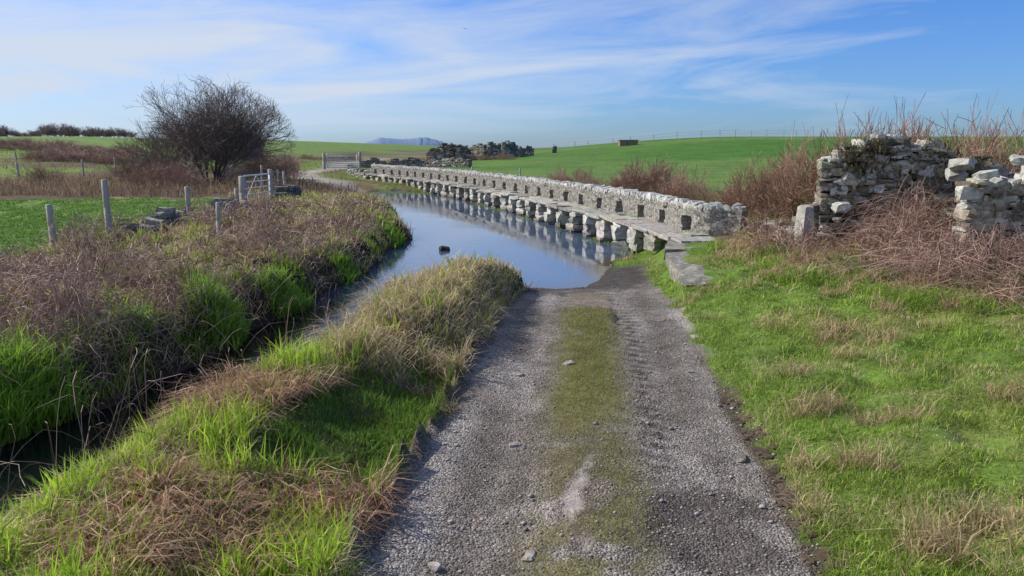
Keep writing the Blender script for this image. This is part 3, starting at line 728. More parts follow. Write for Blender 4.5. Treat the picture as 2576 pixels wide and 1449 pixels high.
for x, y, s, lab in [(1092, 1424, .06, 'pale half-buried stone at the bottom left of the track'), (1332, 1400, .07, 'pale long stone low in the middle of the track'), (1748, 850, .08, 'white stone at the right edge of the track'), (1295, 1112, .06, 'flat grey stone in the left wheel rut'), (1303, 938, .09, 'flat pale stone in the shaded left rut'), (1735, 937, .06, 'small pale stone in the right wheel rut'), (1430, 915, .09, 'pale brown flat stone beside the grassy middle strip'), (1865, 1155, .09, 'dark flat stone near the right track edge')]:
    p_ = px(x, y, 0); rock('stone', lab, (*p_, zf(*p_)+.004), (s, s*.6, .02), (.34, .30, .27) if 'dark' not in lab else (.14, .12, .1), M_stone, rng.uniform(0, 3))
bp = Vector(pxd(1172, 73, 60)); bird = thing('bird', 'tiny dark bird gliding high in the sky', 'bird', bp, .4)
obj('body', mesh_me('body', [(0, -.16, 0), (.03, 0, 0), (0, 0, .03), (-.03, 0, 0), (0, 0, -.03), (0, .18, .01)], None, [(0, 1, 2), (0, 2, 3), (0, 3, 4), (0, 4, 1), (5, 2, 1), (5, 3, 2), (5, 4, 3), (5, 1, 4)], M_bird), bird)
for sg in (-1, 1): obj('wing', mesh_me('wing', [(0, -.06, .01), (0, .05, .01), (sg*.18, .05, .07), (sg*.18, -.04, .07), (sg*.36, -.06, .03)], [(0, 1, 2, 3)], [(3, 2, 4)], M_bird), bird)

# ------------------------------------------------------------ trees and shrubs
def grow_tree(seed, nstem, L0, levels, spread, r0, kids, shr=.66, up=.06, wig=.2, rmin=.008, dome=None, ang=(.45, .95)):
    rd = random.Random(seed); out = [[] for _ in range(levels+1)]
    def outside(p):
        if dome is None: return False
        rx, zc, H = dome; rz = (H-zc) if p.z > zc else zc+1.
        f = 1+.22*(fbm(np.array([math.atan2(p.y, p.x)*2.2+9]), np.array([p.z*.7+4]), seed, 2)[0]-.5)
        return (p.x*p.x+p.y*p.y)/rx**2+((p.z-zc)/rz)**2 > f*rd.uniform(.84, 1.06)
    def g(p, d, L, r, lv):
        ns = 3 if lv < levels else 2; pts = []
        for i in range(ns):
            d = (d+Vector((rd.gauss(0, wig), rd.gauss(0, wig), rd.gauss(0, wig)+up))).normalized()
            p2 = p+d*(L/ns); ra = max(r*(1-.22*i), rmin); rb = max(r*(1-.22*(i+1)), rmin)
            if lv > 0 and outside(p2): break
            out[lv].append((tuple(p), tuple(p2), ra, rb)); p = p2; pts.append((p.copy(), d.copy()))
        if lv < levels and pts:
            for k in range(kids[lv]):
                pp, dd = pts[-1] if k < 2 else pts[min(rd.choice((0, 1, 1)), len(pts)-1)]
                ax = Vector((rd.gauss(0, 1), rd.gauss(0, 1), rd.gauss(0, .8))).normalized()
                nd = (dd+ax*rd.uniform(*ang)).normalized()
                if nd.z < -.1 and pp.z < 1.: nd.z = abs(nd.z)
                g(pp, nd, L*shr*rd.uniform(.75, 1.2), r*.55, lv+1)
    for i in range(nstem):
        a = 2*math.pi*i/nstem*1.618+rd.uniform(-.3, .3); e = rd.uniform(*spread)
        g(Vector((math.cos(a)*.25, math.sin(a)*.25, -.1)), Vector((math.cos(a)*math.cos(e), math.sin(a)*math.cos(e), math.sin(e))), L0*rd.uniform(.8, 1.15), r0*rd.uniform(.7, 1.1), 0)
    return out
def tree_thing(name, label, cat, loc, lv, ntr, ccol, var=.25, rz=0, group=None, sc=1):
    t = thing(name, label, cat, loc, rz, group)
    tr = [s for l in lv[:ntr] for s in l]; cr = [s for l in lv[ntr:] for s in l]
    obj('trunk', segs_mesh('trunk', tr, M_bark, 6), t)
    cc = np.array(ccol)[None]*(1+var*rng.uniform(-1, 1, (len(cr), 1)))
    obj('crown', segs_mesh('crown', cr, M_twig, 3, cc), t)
    t.scale = sc if isinstance(sc, tuple) else (sc, sc, sc); return t
tp = px(532, 455, .5)
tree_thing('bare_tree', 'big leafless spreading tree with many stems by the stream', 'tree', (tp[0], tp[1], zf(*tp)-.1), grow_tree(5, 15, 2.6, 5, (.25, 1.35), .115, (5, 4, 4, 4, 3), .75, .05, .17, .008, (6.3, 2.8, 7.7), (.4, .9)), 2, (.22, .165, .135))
gv = grow_tree(9, 10, 1.2, 4, (.4, 1.3), .06, (4, 4, 4, 4), .76, .06, .2, .014, (3.4, 1.2, 3.7))
base_t = None
rowt = [(8, 165, .85), (28, 168, 1.0), (52, 170, .75), (85, 172, .55), (110, 170, .7), (145, 165, 1.0), (172, 168, 1.), (200, 166, .95), (228, 170, .95), (258, 168, .85), (286, 170, .9), (312, 172, .85), (340, 175, .8)]
for i, (x, d, s) in enumerate(rowt):
    p_ = wp(x, d); loc = (p_[0], p_[1], zf(*p_)-.2); s_ = (s*1.15, s*1.15, s*rng.uniform(.85, 1.1))
    if base_t is None:
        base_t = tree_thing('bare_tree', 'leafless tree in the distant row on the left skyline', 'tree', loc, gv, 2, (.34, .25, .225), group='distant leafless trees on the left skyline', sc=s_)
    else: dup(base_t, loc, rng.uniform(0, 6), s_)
sv = [grow_tree(21+i, 18, .6, 3, (.5, 1.5), .014, (4, 4, 4), .74, .09, .2, .0042) for i in range(3)]
protos = []
def shrub(i, loc, sc, label, group=None, rz=0.):
    k = i % 3
    if len(protos) <= k:
        pc = [(.38, .235, .17), (.32, .21, .145), (.42, .27, .20)][k]
        t = tree_thing('bare_shrub', label, 'shrub', loc, sv[k], 1, pc, .3, rz, group, sc); protos.append(t); return t
    t = dup(protos[k], loc, rz, sc, label)
    if group: t['group'] = group
    elif 'group' in t: del t['group']
    return t
for i, (x, d, s) in enumerate([(1235, 50, .8), (1290, 47, .7), (1405, 42, .9), (1440, 40, 1.), (1500, 37, .9), (1575, 35, 1.1), (1612, 34, 1.4), (1650, 33.5, 1.45), (1700, 31.5, 1.1), (1735, 31, 1.0), (1775, 29.5, .8), (1630, 36.5, 1.3), (1460, 46, .9), (1835, 25.5, .8), (1850, 24.2, .8)]):
    p_ = wp(x, d); shrub(i, (p_[0], p_[1], zf(*p_)-.05), s, 'leafless brown shrub in the scrub behind the bridge parapet', 'leafless shrubs behind the bridge parapet', rng.uniform(0, 6))
for i, (x, d, s, lb) in enumerate([(1885, 22.5, 1.1, 'reddish bare shrub just behind the right end of the bridge parapet'), (1930, 22.8, 1.3, 'reddish bare shrub second from the parapet end'), (1990, 22, 1.4, 'reddish bare shrub halfway between parapet end and ruin'), (2045, 21, 1.45, 'tall reddish bare shrub against the left side of the ruin'),
        (2130, 20.5, 1.6, 'thin bare shrub above the left end of the ruin'), (2195, 20.5, 1.65, 'bare twiggy shrub above the left half of the ruin'), (2270, 20, 1.75, 'tall bare shrub above the middle of the ruin'), (2330, 20, 1.8, 'tallest wispy bare shrub rising behind the ruin'), (2425, 18.5, 1.6, 'bare shrub showing in the gap of the ruin walls'), (2510, 18, 1.6, 'spreading bare shrub behind the right ruin wall'), (2565, 18, 1.6, 'bare shrub at the right edge behind the ruin wall')]):
    p_ = wp(x, d); t = shrub(i, (p_[0], p_[1], zf(*p_)-.05), s, lb, None, rng.uniform(0, 6))
    t.scale = (s*.8, s*.8, s*1.2)
for i, (x, d, s) in enumerate([(410, 50, 1.5), (450, 49, 1.3), (380, 47, 1.2), (690, 60, 1.6), (735, 62, 1.5), (640, 55, 1.3), (340, 52, 1.4), (660, 57, 1.5), (480, 46, 1.1), (120, 50, 1.1), (600, 50, 1.1), (710, 58, 1.2)]):
    p_ = wp(x, d); shrub(i+1, (p_[0], p_[1], zf(*p_)-.05), s, 'brown leafless shrub in the scrub around the big bare tree', 'leafless shrubs around the big bare tree', rng.uniform(0, 6))
for i in range(34):
    if i < 16: x, d = 120+i*14+rng.normal(0, 8), 82+rng.normal(0, 4)
    else: x, d = -20+(i-16)*20+rng.normal(0, 8), 112+rng.normal(0, 4)
    p_ = wp(x, d); s = rng.uniform(1., 1.7); shrub(i, (p_[0], p_[1], zf(*p_)-.1), (s*1.4, s*1.4, s*.75), 'brown hedge shrub in the distant hedges below the left skyline', 'hedge shrubs below the left skyline', rng.uniform(0, 6))
for i in range(9):
    x, d = 770+i*17+rng.normal(0, 5), 130+rng.normal(0, 6); p_ = wp(x, d); s = rng.uniform(.7, 1.1); shrub(i, (p_[0], p_[1], zf(*p_)-.1), (s*1.5, s*1.5, s*.7), 'low brown bush on the flat moor beyond the far gate', 'low bushes on the far moor', rng.uniform(0, 6))
for i in range(7):
    x, d = 1085+i*34+rng.normal(0, 8), 99+rng.normal(0, 2); p_ = wp(x, d); s = rng.uniform(.6, .9); shrub(i, (p_[0], p_[1], zf(*p_)-.1), (s*1.4, s*1.4, s*.8), 'low brown bush growing in front of the distant ruined cottage', 'bushes at the distant ruined cottage', rng.uniform(0, 6))

# ------------------------------------------------------------ grass, reeds, bracken, brambles
def blades(name, label, cat, x, y, z, L, w, lean, col, mat=M_blade, th=None):
    N = len(x)
    if N == 0: return
    ph = rng.uniform(0, math.pi*2, N); th = rng.uniform(0, math.pi*2, N) if th is None else th
    s = np.stack([np.cos(ph), np.sin(ph), np.zeros(N)], 1)*(w/2)[:, None]
    ld = np.stack([np.cos(th), np.sin(th), np.zeros(N)], 1); upv = np.array([[0, 0, 1.]])
    b = np.stack([x, y, z-.015], 1)
    a1, a2 = lean*.55, np.minimum(lean*1.45, 1.9)
    m = b+(ld*np.sin(a1)[:, None]+upv*np.cos(a1)[:, None])*(L*.55)[:, None]
    t = m+(ld*np.sin(a2)[:, None]+upv*np.cos(a2)[:, None])*(L*.45)[:, None]
    V = np.stack([b-s, b+s, m+s*.75, m-s*.75, t], 1).reshape(-1, 3)
    k = np.arange(N)*5
    q = np.stack([k, k+1, k+2, k+3], 1); tr = np.stack([k+3, k+2, k+4], 1)
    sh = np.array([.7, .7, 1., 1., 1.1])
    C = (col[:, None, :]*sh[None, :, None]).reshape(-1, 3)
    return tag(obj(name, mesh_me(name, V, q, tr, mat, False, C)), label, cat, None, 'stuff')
def canes(name, label, cat, x, y, z, L, hgt, r, col, th=None, seg=6, mat=M_twig):
    N = len(x); th = rng.uniform(0, 2*math.pi, N) if th is None else th
    d = np.stack([np.cos(th), np.sin(th), np.zeros(N)], 1); sd_ = np.stack([-np.sin(th), np.cos(th), np.zeros(N)], 1)
    ends = rng.uniform(-.1, .55, N); cv = rng.normal(0, .18, N)
    V = np.zeros((N, seg+1, 3, 3)); b = np.stack([x, y, z], 1)
    for k in range(seg+1):
        t = k/seg
        c = b+d*(L*t)[:, None]+sd_*(L*cv*math.sin(t*3))[:, None]+rng.normal(0, .02, (N, 3))*(L*.6)[:, None]*(k > 0)
        c[:, 2] += hgt*(4*t*(1-t)*.8+t*ends)
        rr = r*(1-.65*t)
        for j in range(3):
            a = 2*math.pi*j/3; V[:, k, j] = c+sd_*(rr*math.cos(a))[:, None]+np.array([[0, 0, 1.]])*(rr*math.sin(a))[:, None]
    nn = (seg+1)*3; q = np.array([[k*3+j, k*3+(j+1) % 3, k*3+3+(j+1) % 3, k*3+3+j] for k in range(seg) for j in range(3)])
    Qs = (q[None]+(np.arange(N)*nn)[:, None, None]).reshape(-1, 4)
    return tag(obj(name, mesh_me(name, V.reshape(-1, 3), Qs, None, mat, False, np.repeat(col, nn, 0))), label, cat, None, 'stuff')
def pal(n, a, b, var=.2):
    t = rng.random((n, 1)); return (np.array(a)+(np.array(b)-np.array(a))*t)*(1+var*rng.uniform(-1, 1, (n, 1)))
def samp(N, y0, y1, x0=None, x1=None):
    y = np.exp(rng.uniform(math.log(y0), math.log(y1), N))
    if x0 is None: x = (.76*y+1.6)*rng.uniform(-1, 1, N)
    else: x = rng.uniform(x0, x1, N)
    return x, y
x, y = samp(660000, 3.1, 40)
sd = sdw(x, y); u, tm, t2, q, hillm, lf = zone(x, y, sd); z = height(x, y, sd)
rn = rng.random(len(x)); n1 = fbm(x*.9, y*.9, 101, 3); n2 = fbm(x*1.8, y*1.8, 111, 3); n3 = fbm(x*.5, y*.5, 121, 3); n4 = fbm(x*2.6, y*2.6, 171, 2)
ok = (sd > .02) & (tm < .25) & (t2 < .4) & (z > WL+.015)
qq = (q > -.35) & (q < 1.6) & (y > 18.4); ok &= ~qq
for a, b, hx_, hy_ in SPC: ok &= ~((np.abs(x-a) < hx_*1.) & (np.abs(y-b) < hy_))
dl = -u-hw(y); dr = u-hw(y)
onbank = ok & (dl > -.1) & (y < 18.5) & (x > xstream(y))
onleft = ok & (u < 0) & ~onbank & (q < 0) & ~((sd < .45) & (rn < .3) & (y < 16))
onright = ok & (u > 0) & (y < 25) & ((q < 0) | (y < 19.5) | (q > 1.6))
behind = ok & (q > 1.6) & (y > 20) & (hillm < .4)
far_w = lambda yy: 1+np.maximum(yy-7, 0)/7.
def sel(m): return x[m], y[m], z[m]
def fin(name, label, cat, m, L, w, lean, a, b, var=.2, blend=None, th=None, hm=None):
    k = m.sum()
    c = pal(k, a, b, var)
    if blend is not None:
        mk, cc = blend; mm = mk[m]; c[mm] = pal(mm.sum(), *cc, .2)
    Ls = rng.uniform(*L, k)
    if hm is not None: Ls = Ls*hm[m]
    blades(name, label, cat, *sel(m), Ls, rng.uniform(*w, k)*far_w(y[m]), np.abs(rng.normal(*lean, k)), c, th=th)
# right verge
def brline(x, y, n): return x-5.5-.16*(15.6-np.minimum(y, 19))-1.4*(n-.5)
brz = sm((brline(x, y, n3)+.9)/1.2)*sm((y-9.0)/1.4)
dryv = ((n1 > .60) & (rn < .45)) | (rn < .08)
tuft = (n2 > .66) & (rn < .5)
fin('grass', 'short green grass of the right verge', 'grass', onright & (brz < .5) & ~tuft & ~((n4 < .33) & (rn > .45)), (.04, .12), (.005, .009), (.75, .35), (.15, .26, .03), (.40, .51, .10), .4, (dryv, ((.48, .41, .20), (.68, .58, .35))), hm=.25+1.6*n4)
fin('dead_grass', 'straw coloured dead grass tufts on the right verge', 'grass', onright & ((tuft & (brz < .5)) | ((brz >= .3) & (rn < .85))), (.12, .34), (.005, .010), (.95, .35), (.38, .27, .14), (.70, .56, .33), .28, (((n2 < .46) | (n1 > .58)) & (brz >= .3), ((.16, .27, .035), (.36, .48, .09))), hm=.4+1.3*n4)
xm, ym = rng.uniform(-.75, .75, 44000), np.exp(rng.uniform(math.log(4), math.log(13.4), 44000)); xm = xm+xc(ym); kk = rng.random(len(xm)) < strip(xm, ym)*.95; xm, ym = xm[kk], ym[kk]; k = len(xm)
blades('grass', 'thin short olive grass on the middle strip of the track', 'grass', xm, ym, height(xm, ym), rng.uniform(.02, .07, k), rng.uniform(.004, .007, k)*far_w(ym), np.abs(rng.normal(.8, .35, k)), pal(k, (.15, .18, .03), (.40, .38, .12), .3))
# bank
straw = onbank & (y > 8.0) & (dl < 2.0+.8*(n3-.5)) & (dl > -.1) & (n2+.25*sm((y-8.5)/3) > .42)
lawn = onbank & (dl < 1.0+.8*(n3-.5)) & (y > 5.4) & (y < 8.6) & ~straw
brk = onbank & ~straw & ~lawn & (y < 9.4) & (n1+.35*(n2-.5)+.06*sm((2.-dl)/1.2)*sm((6.5-y)/1.5) > .52) & (sd > .5)
iris = onbank & ~straw & ~lawn & ~brk
edl = np.clip(.32+sd*.6, .32, 1.)
tipl = 1-.35*sm((y-11)/3)
gap = (n4 < .36) & (rn % .1 < .06)
fin('grass', 'green turf on the bank beside the track', 'grass', lawn, (.05, .15), (.006, .010), (.65, .3), (.12, .23, .03), (.25, .38, .06), .3, hm=.3+1.4*n4)
fin('dead_grass', 'pale dead grass tussocks draping the end of the bank', 'grass', straw & (rn < .86) & ~gap, (.22, .6), (.006, .011), (1.2, .35), (.42, .32, .16), (.76, .63, .41), .3, hm=(.2+1.6*n4)*edl*tipl)
k = (straw & (rn >= .92)) | (iris & (rn < .38))
fin('iris_leaves', 'bright green sword leaves on the bank beside the stream', 'plant', k & ~gap, (.12, .42), (.009, .019), (.45, .25), (.25, .40, .035), (.56, .72, .09), .22, hm=(.3+1.3*n4)*edl)
fin('dead_grass', 'dry straw lying among the green leaves on the bank', 'grass', iris & (rn > .42) & ~gap, (.15, .42), (.006, .011), (1.3, .3), (.36, .26, .14), (.74, .60, .39), .35, hm=edl)
fin('dead_bracken', 'flattened red-brown dead bracken on the near bank', 'bracken', brk & (rn < .66), (.2, .55), (.006, .015), (1.4, .28), (.28, .14, .075), (.70, .48, .33), .4, hm=(.5+1.*n4)*edl)
fin('grass', 'fresh green shoots coming through the dead bracken', 'grass', brk & (rn >= .80), (.12, .34), (.008, .015), (.5, .25), (.22, .36, .035), (.50, .64, .08), .2, hm=edl)
# left bank
edge = onleft & (sd < .9+.8*(n3-.5)) & (n1 > .57) & (lf < .3)
fin('grass', 'green leaves along the left edge of the stream', 'grass', edge & (rn < .8), (.10, .32), (.009, .016), (.75, .35), (.16, .30, .025), (.42, .56, .07), .25)
lp = onleft & (lf >= .4)
fin('grass', 'short green grass of the left pasture', 'grass', lp, (.05, .12), (.006, .010), (.65, .3), (.11, .24, .03), (.22, .36, .065), .2)
ld_ = onleft & ~edge & (lf < .4) & (x > -14)
dark = n4 < .42
fin('dead_grass', 'tangled straw and dead grass on the left bank', 'grass', ld_ & (rn < .64) & ~(dark & (rn < .34)), (.12, .42), (.006, .011), (1.25, .4), (.36, .25, .14), (.80, .64, .41), .38, hm=.2+1.7*n4)
fin('grass', 'yellow-green grass patches among the left brambles', 'grass', ld_ & (rn > .55) & (n2+.4*(n1-.5) > .53), (.10, .34), (.009, .014), (.5, .3), (.18, .30, .03), (.48, .61, .08), .2, hm=.3+1.5*n4)
fin('dead_grass', 'brown tall grass in the strip behind the parapet', 'grass', behind & (rn < .75), (.2, .5), (.007, .012), (.6, .3), (.30, .22, .12), (.56, .45, .25), .3, (n2 > .53, ((.13, .22, .03), (.30, .40, .07))))
cx_, cy_, ch_ = [], [], []
for (ax_, ay_, rx_, ry_, n_, h_) in [(-5.75, 8.0, .5, .7, 2800, .6), (-4.95, 12.0, .4, .5, 1700, .5), (-4.3, 14.3, .7, .4, 2400, .42), (-3.75, 17.8, .5, .6, 800, .32), (-3.7, 24.6, .6, .6, 800, .4), (-5.6, 10.4, .3, .35, 700, .4)]:
    cx_.append(rng.normal(ax_, rx_*.5, n_)); cy_.append(rng.normal(ay_, ry_*.5, n_)); ch_.append(np.full(n_, h_))
cx_, cy_, ch_ = map(np.concatenate, (cx_, cy_, ch_)); kk = sdw(cx_, cy_) > -.1; cx_, cy_, ch_ = cx_[kk], cy_[kk], ch_[kk]; k = len(cx_)
blades('iris_leaves', 'lush tall green leaf clumps at the left water edge', 'plant', cx_, cy_, np.maximum(height(cx_, cy_), WL), ch_*rng.uniform(.55, 1.15, k), rng.uniform(.011, .02, k)*far_w(cy_), np.abs(rng.normal(.55, .3, k)), pal(k, (.14, .30, .025), (.42, .60, .08), .25))
N = 1500; s_ = rng.uniform(1, 45, N); kk = fbm(s_*1.3, s_*0+.3, 201, 2) > .5; s_ = s_[kk]; N = len(s_); pq = boff(s_, PO-.26)+rng.normal(0, .05, (N, 2))
blades('weeds', 'small weeds rooted along the foot of the bridge parapet', 'weeds', pq[:, 0], pq[:, 1], np.full(N, DK), rng.uniform(.04, .13, N), rng.uniform(.012, .03, N), np.abs(rng.normal(.7, .3, N)), pal(N, (.18, .2, .05), (.45, .40, .18)))

x, y = samp(60000, 38, 120); sd = sdw(x, y); u, tm, t2, q, hillm, lf = zone(x, y, sd); z = height(x, y, sd); rn = rng.random(len(x)); n1 = fbm(x*.15, y*.15, 131, 3)
ok = (sd > .1) & (t2 < .3) & ~((q > -.4) & (q < 1.8) & (y < 76))
lm = ok & (x < -9) & (y < 54+18*(n1-.5))
fin('scrub', 'low dark brown scrub beyond the left pasture', 'scrub', lm & (rn < .8), (.3, .9), (.004, .007), (.6, .35), (.15, .10, .065), (.38, .27, .175), .4)
gm = ok & ~lm & (((np.abs(q) < 4.5) & (y < 82)) | ((x < -12) & (n1 > .42)))
fin('grass', 'green tufts around the far end of the bridge and mounds', 'grass', gm & (rn < .5), (.12, .32), (.005, .008), (.5, .3), (.16, .27, .04), (.34, .46, .08), .25)
fin('dead_grass', 'pale dead grass of the far moor', 'grass', ok & ~lm & ~gm & (hillm < .3) & (rn < .5), (.2, .5), (.004, .007), (.7, .3), (.24, .17, .10), (.38, .29, .17), .25)
N = 2500; s_ = rng.uniform(4, 46, N); pq = boff(s_, 0)+rng.normal(0, .3, (N, 2)); kk = (fbm(s_*.5, s_*0+.5, 151, 2) > .52); pq = pq[kk]; N = len(pq)
blades('water_plant', 'green water plants growing at the feet of the bridge piers', 'plant', pq[:, 0], pq[:, 1], np.maximum(height(pq[:, 0], pq[:, 1]), WL-.05), rng.uniform(.10, .22, N), rng.uniform(.02, .05, N), np.abs(rng.normal(.6, .3, N)), pal(N, (.18, .30, .04), (.38, .50, .08)))
def pick(N, y0, y1, f):
    x, y = samp(N, y0, y1); sd = sdw(x, y); u, tm, t2, q, hm, lf = zone(x, y, sd); k = f(x, y, sd, u, q, lf, fbm(x*.5, y*.5, 121, 3)) & (sd > .1) & (tm < .2)
    x, y = x[k], y[k]; return x, y, height(x, y)
x, y, z = pick(90000, 6, 34, lambda x, y, sd, u, q, lf, n: (u < 0) & (x < np.where(y < 17.5, xstream(y)-.5, -3)) & (lf < .3) & (x > -14) & (sd > .25) & (fbm(x*.8, y*.8, 161, 3) > .51))
k = min(len(x), 8000); x, y, z = x[:k], y[:k], z[:k]; hb = .2+2.4*np.clip(fbm(x*.8, y*.8, 161, 3)-.48, 0, 1)+.45*vn(x*2.5, y*2.5, 5)
cb = pal(k, (.34, .20, .145), (.68, .48, .38), .35); dk = rng.random(k) < .35; cb[dk] *= .45
canes('brambles', 'brown and pinkish leafless bramble thicket covering the left bank', 'brambles', x, y, z+rng.uniform(0, .25, k)*hb, rng.uniform(.25, .9, k), rng.uniform(.10, .65, k)*hb, rng.uniform(.003, .0055, k)*(1+np.maximum(y-8, 0)/11), cb)
def mound(x, y):
    m = 1.0*np.exp(-((x-8.7)/.8)**2-((y-15.4)/1.2)**2)+.4*np.exp(-((x-7.8)/.7)**2-((y-14.5)/1.2)**2)+.3*np.exp(-((x-8.0)/1.5)**2-((y-12.)/1.)**2)+.3*np.exp(-((x-6.3)/.5)**2-((y-17.)/1.3)**2)+.35*np.exp(-((x-6.1)/.4)**2-((y-19)/1.)**2)
    return m*(.45+1.1*vn(x*1.3, y*1.3, 8))
x, y, z = pick(170000, 9., 21, lambda x, y, sd, u, q, lf, n: (brline(x, y, n) > .3) & (y < 20.5) & (x < 13) & (y > 9.6+1.8*(n-.5)) & (rng.random(len(x)) < .05+.30*sm((fbm(x*1.1, y*1.1, 181, 3)-.46)/.2)*sm((x-6.2)/1.5)+mound(x, y)*.6) & ~((q > -.4) & (q < 1.8) & (y > 18.4)))
k = min(len(x), 9000); x, y, z = x[:k], y[:k], z[:k]; mh = mound(x, y)
cb = pal(k, (.26, .14, .10), (.58, .40, .33), .4); dk = rng.random(k) < .4; cb[dk] *= .40
upr = rng.random(k) < .35
canes('brambles', 'pinkish leafless bramble thicket heaped in front of the right ruin', 'brambles', x, y, z+mh*rng.random(k)**.6*np.where(upr, .6, 1), np.where(upr, rng.uniform(.15, .7, k), rng.uniform(.3, 1.5, k)), np.where(upr, rng.uniform(.4, 1.2, k), rng.uniform(.08, .7, k))*(.55+.5*mh), rng.uniform(.0025, .0055, k)*(1+np.maximum(y-8, 0)/14), cb)
x, y = rng.uniform(-4.6, -2.2, 900), rng.uniform(4.2, 11.5, 900); s0 = sdw(x, y); kk = (s0 > .03) & (s0 < 1.) & (x > xstream(y)); x, y = x[kk][:130], y[kk][:130]; k = len(x)
canes('dead_stems', 'thin dead stems arching up from the near bank', 'stems', x, y, height(x, y), rng.uniform(.2, 1.4, k), rng.uniform(.35, 1.1, k), rng.uniform(.003, .006, k), pal(k, (.12, .08, .06), (.36, .25, .2)), th=rng.uniform(0, 3.6, k), seg=8)
N = 2600; s_ = rng.uniform(.3, A.L-.6, N); p_, d_ = A.at(s_); zt_ = np.array([fA(s) for s in s_]); kk = fbm(s_*1.6, s_*0, 191, 2) > .40; p_, zt_ = p_[kk], zt_[kk]; N = len(zt_)
blades('moss', 'dark green moss and dead weeds over the top of the ruin wall', 'moss', p_[:, 0]+rng.normal(0, .2, N), p_[:, 1]-.38+rng.normal(0, .14, N), zt_-np.abs(rng.normal(0, .5, N)), rng.uniform(.06, .18, N), rng.uniform(.015, .04, N), np.abs(rng.normal(.9, .4, N)), pal(N, (.06, .06, .018), (.25, .19, .08)))

# loose gravel
N = 17000; y = np.exp(rng.uniform(math.log(3.4), math.log(17), N)); x = xc(y)+rng.uniform(-1.75, 1.75, N)
u = x-xc(y); kk = (sdw(x, y) > .05) & (rng.random(N) < .35+.65*(np.abs(u) > .4)); x, y = x[kk], y[kk]; N = len(x)
r = .004+.012*rng.random(N)**3+(rng.random(N) < .014)*rng.uniform(.008, .022, N)
ico = np.array([(1, 0, 0), (-1, 0, 0), (0, 1, 0), (0, -1, 0), (0, 0, 1), (0, 0, -1)], float); it = np.array([(0, 2, 4), (2, 1, 4), (1, 3, 4), (3, 0, 4), (2, 0, 5), (1, 2, 5), (3, 1, 5), (0, 3, 5)])
V = ico[None]*r[:, None, None]*rng.uniform(.6, 1.4, (N, 6, 1))*np.array([1, 1, .6]); yw = rng.uniform(0, 6, N); c, s = np.cos(yw)[:, None], np.sin(yw)[:, None]
V = np.stack([V[..., 0]*c-V[..., 1]*s, V[..., 0]*s+V[..., 1]*c, V[..., 2]], -1)+np.stack([x, y, height(x, y)+r*.25], 1)[:, None]
T = (it[None]+(np.arange(N)*6)[:, None, None]).reshape(-1, 3)
tag(obj('gravel', mesh_me('gravel', V.reshape(-1, 3), None, T, M_stone, True, np.repeat(scol(N, (.33, .30, .28), .4, .06), 6, 0))), 'loose grey pebbles strewn over the track', 'gravel', None, 'stuff')
N = 1100; y = np.exp(rng.uniform(math.log(3.6), math.log(12), N)); sidew = rng.random(N) < .65
x = xc(y)+np.where(sidew, hw(y)+rng.normal(-.08, .06, N), .58+rng.normal(0, .09, N)); kk = np.where(sidew, (y < 8.) & (np.sin(y*14) > .0), (y > 6) & (rng.random(N) < .5)); x, y = x[kk], y[kk]; N = len(x); sz = np.where(sidew[kk], rng.uniform(.015, .045, N), rng.uniform(.006, .014, N))
v_, q_, c_ = stones(np.stack([x, y, height(x, y)+.002], 1), np.stack([sz*1.3, sz, sz*.5], 1), rng.uniform(0, 6, N), scol(N, (.10, .073, .05), .3, 0), None, .14, .16)
tag(obj('soil', mesh_me('soil', v_, q_, None, M_twig, False, c_)), 'dark soil clods along the tyre marks of the track', 'soil', None, 'stuff')

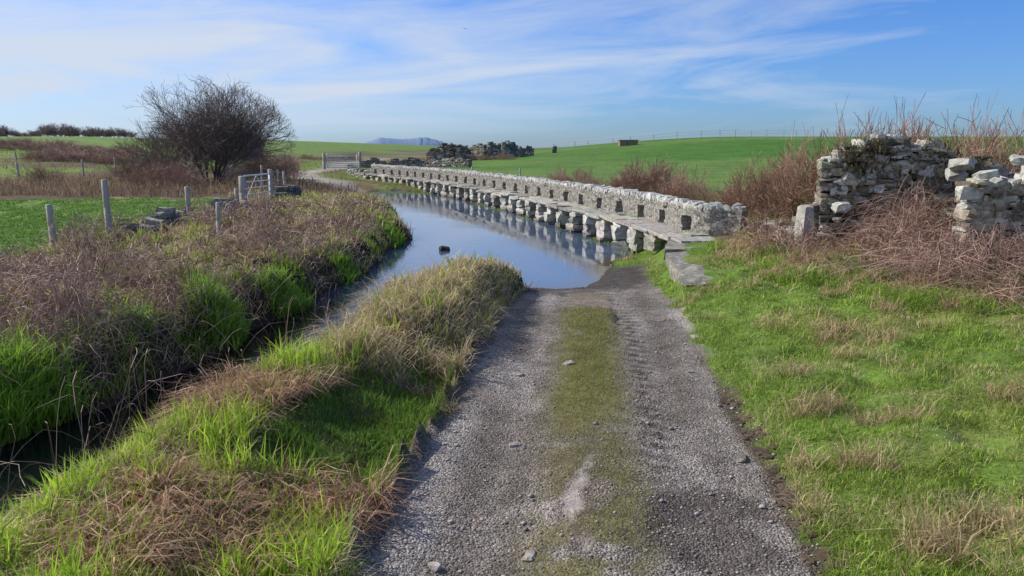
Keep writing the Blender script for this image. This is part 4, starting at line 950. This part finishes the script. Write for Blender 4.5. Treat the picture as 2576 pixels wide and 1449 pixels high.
# ------------------------------------------------------------ light, sky, camera
el, az = R(37), R(67)
S = Vector((-math.sin(az)*math.cos(el), math.cos(az)*math.cos(el), math.sin(el)))
sl = bpy.data.lights.new('sun', 'SUN'); sl.energy = 5.0; sl.angle = R(.5); sl.color = (1, .94, .84)
so = bpy.data.objects.new('sun', sl); coll.objects.link(so); so.rotation_euler = S.to_track_quat('Z', 'Y').to_euler(); so.location = (-30, 20, 40)
w = bpy.data.worlds.new('World'); scene.world = w; w.use_nodes = True; nt = w.node_tree; nt.nodes.clear()
N = lambda t, **k: _n(nt, t, k)
sky = N('ShaderNodeTexSky', sky_type='NISHITA'); sky.sun_disc = False; sky.sun_elevation = el; sky.sun_rotation = -az
sky.air_density = 1.0; sky.dust_density = .6; sky.ozone_density = 1.6
tc = N('ShaderNodeTexCoord'); sx = N('ShaderNodeSeparateXYZ'); nt.links.new(tc.outputs['Generated'], sx.inputs[0])
gx, gy, gz = sx.outputs
tilt = math_(N, nt, 'SUBTRACT', gz, math_(N, nt, 'MULTIPLY', gx, .07))
cv = N('ShaderNodeCombineXYZ'); nt.links.new(math_(N, nt, 'MULTIPLY', gx, 2.3), cv.inputs[0]); nt.links.new(math_(N, nt, 'MULTIPLY', gy, 2.3), cv.inputs[1]); nt.links.new(math_(N, nt, 'MULTIPLY', tilt, 17.), cv.inputs[2])
cn = N('ShaderNodeTexNoise'); cn.inputs['Scale'].default_value = 1.; cn.inputs['Detail'].default_value = 9; cn.inputs['Roughness'].default_value = .58; cn.inputs['Distortion'].default_value = .7
nt.links.new(cv.outputs[0], cn.inputs['Vector'])
bias = math_(N, nt, 'MULTIPLY', gx, -.34)
cm = ramp(N, nt, math_(N, nt, 'ADD', cn.outputs['Fac'], bias), [(.34, 0.), (.52, .45), (.72, .92)])
lowfade = ramp(N, nt, gz, [(0., .3), (.06, 1.)])
cm = math_(N, nt, 'MULTIPLY', cm, lowfade)
tint = ramp(N, nt, gz, [(0., (.50, .77, 1.32)), (.05, (.47, .76, 1.34)), (.2, (.40, .74, 1.36))])
skc = mixc(N, nt, 1., sky.outputs[0], tint, 'MULTIPLY')
fc = mixc(N, nt, cm, skc, (6.0, 6.6, 7.6))
bg = N('ShaderNodeBackground'); bg.inputs[1].default_value = .110; nt.links.new(fc, bg.inputs[0])
ow = N('ShaderNodeOutputWorld'); nt.links.new(bg.outputs[0], ow.inputs[0])
cam = bpy.data.cameras.new('camera'); cam.sensor_width = 36; cam.lens = 36*F/W0; cam.clip_end = 20000; cam.clip_start = .1
co = bpy.data.objects.new('camera', cam); coll.objects.link(co); co.location = (0, 0, CAMZ); co.rotation_euler = (math.pi/2-PITCH, 0, 0)
scene.camera = co
scene.view_settings.view_transform = 'Standard'; scene.view_settings.look = 'None'; scene.view_settings.exposure = 0
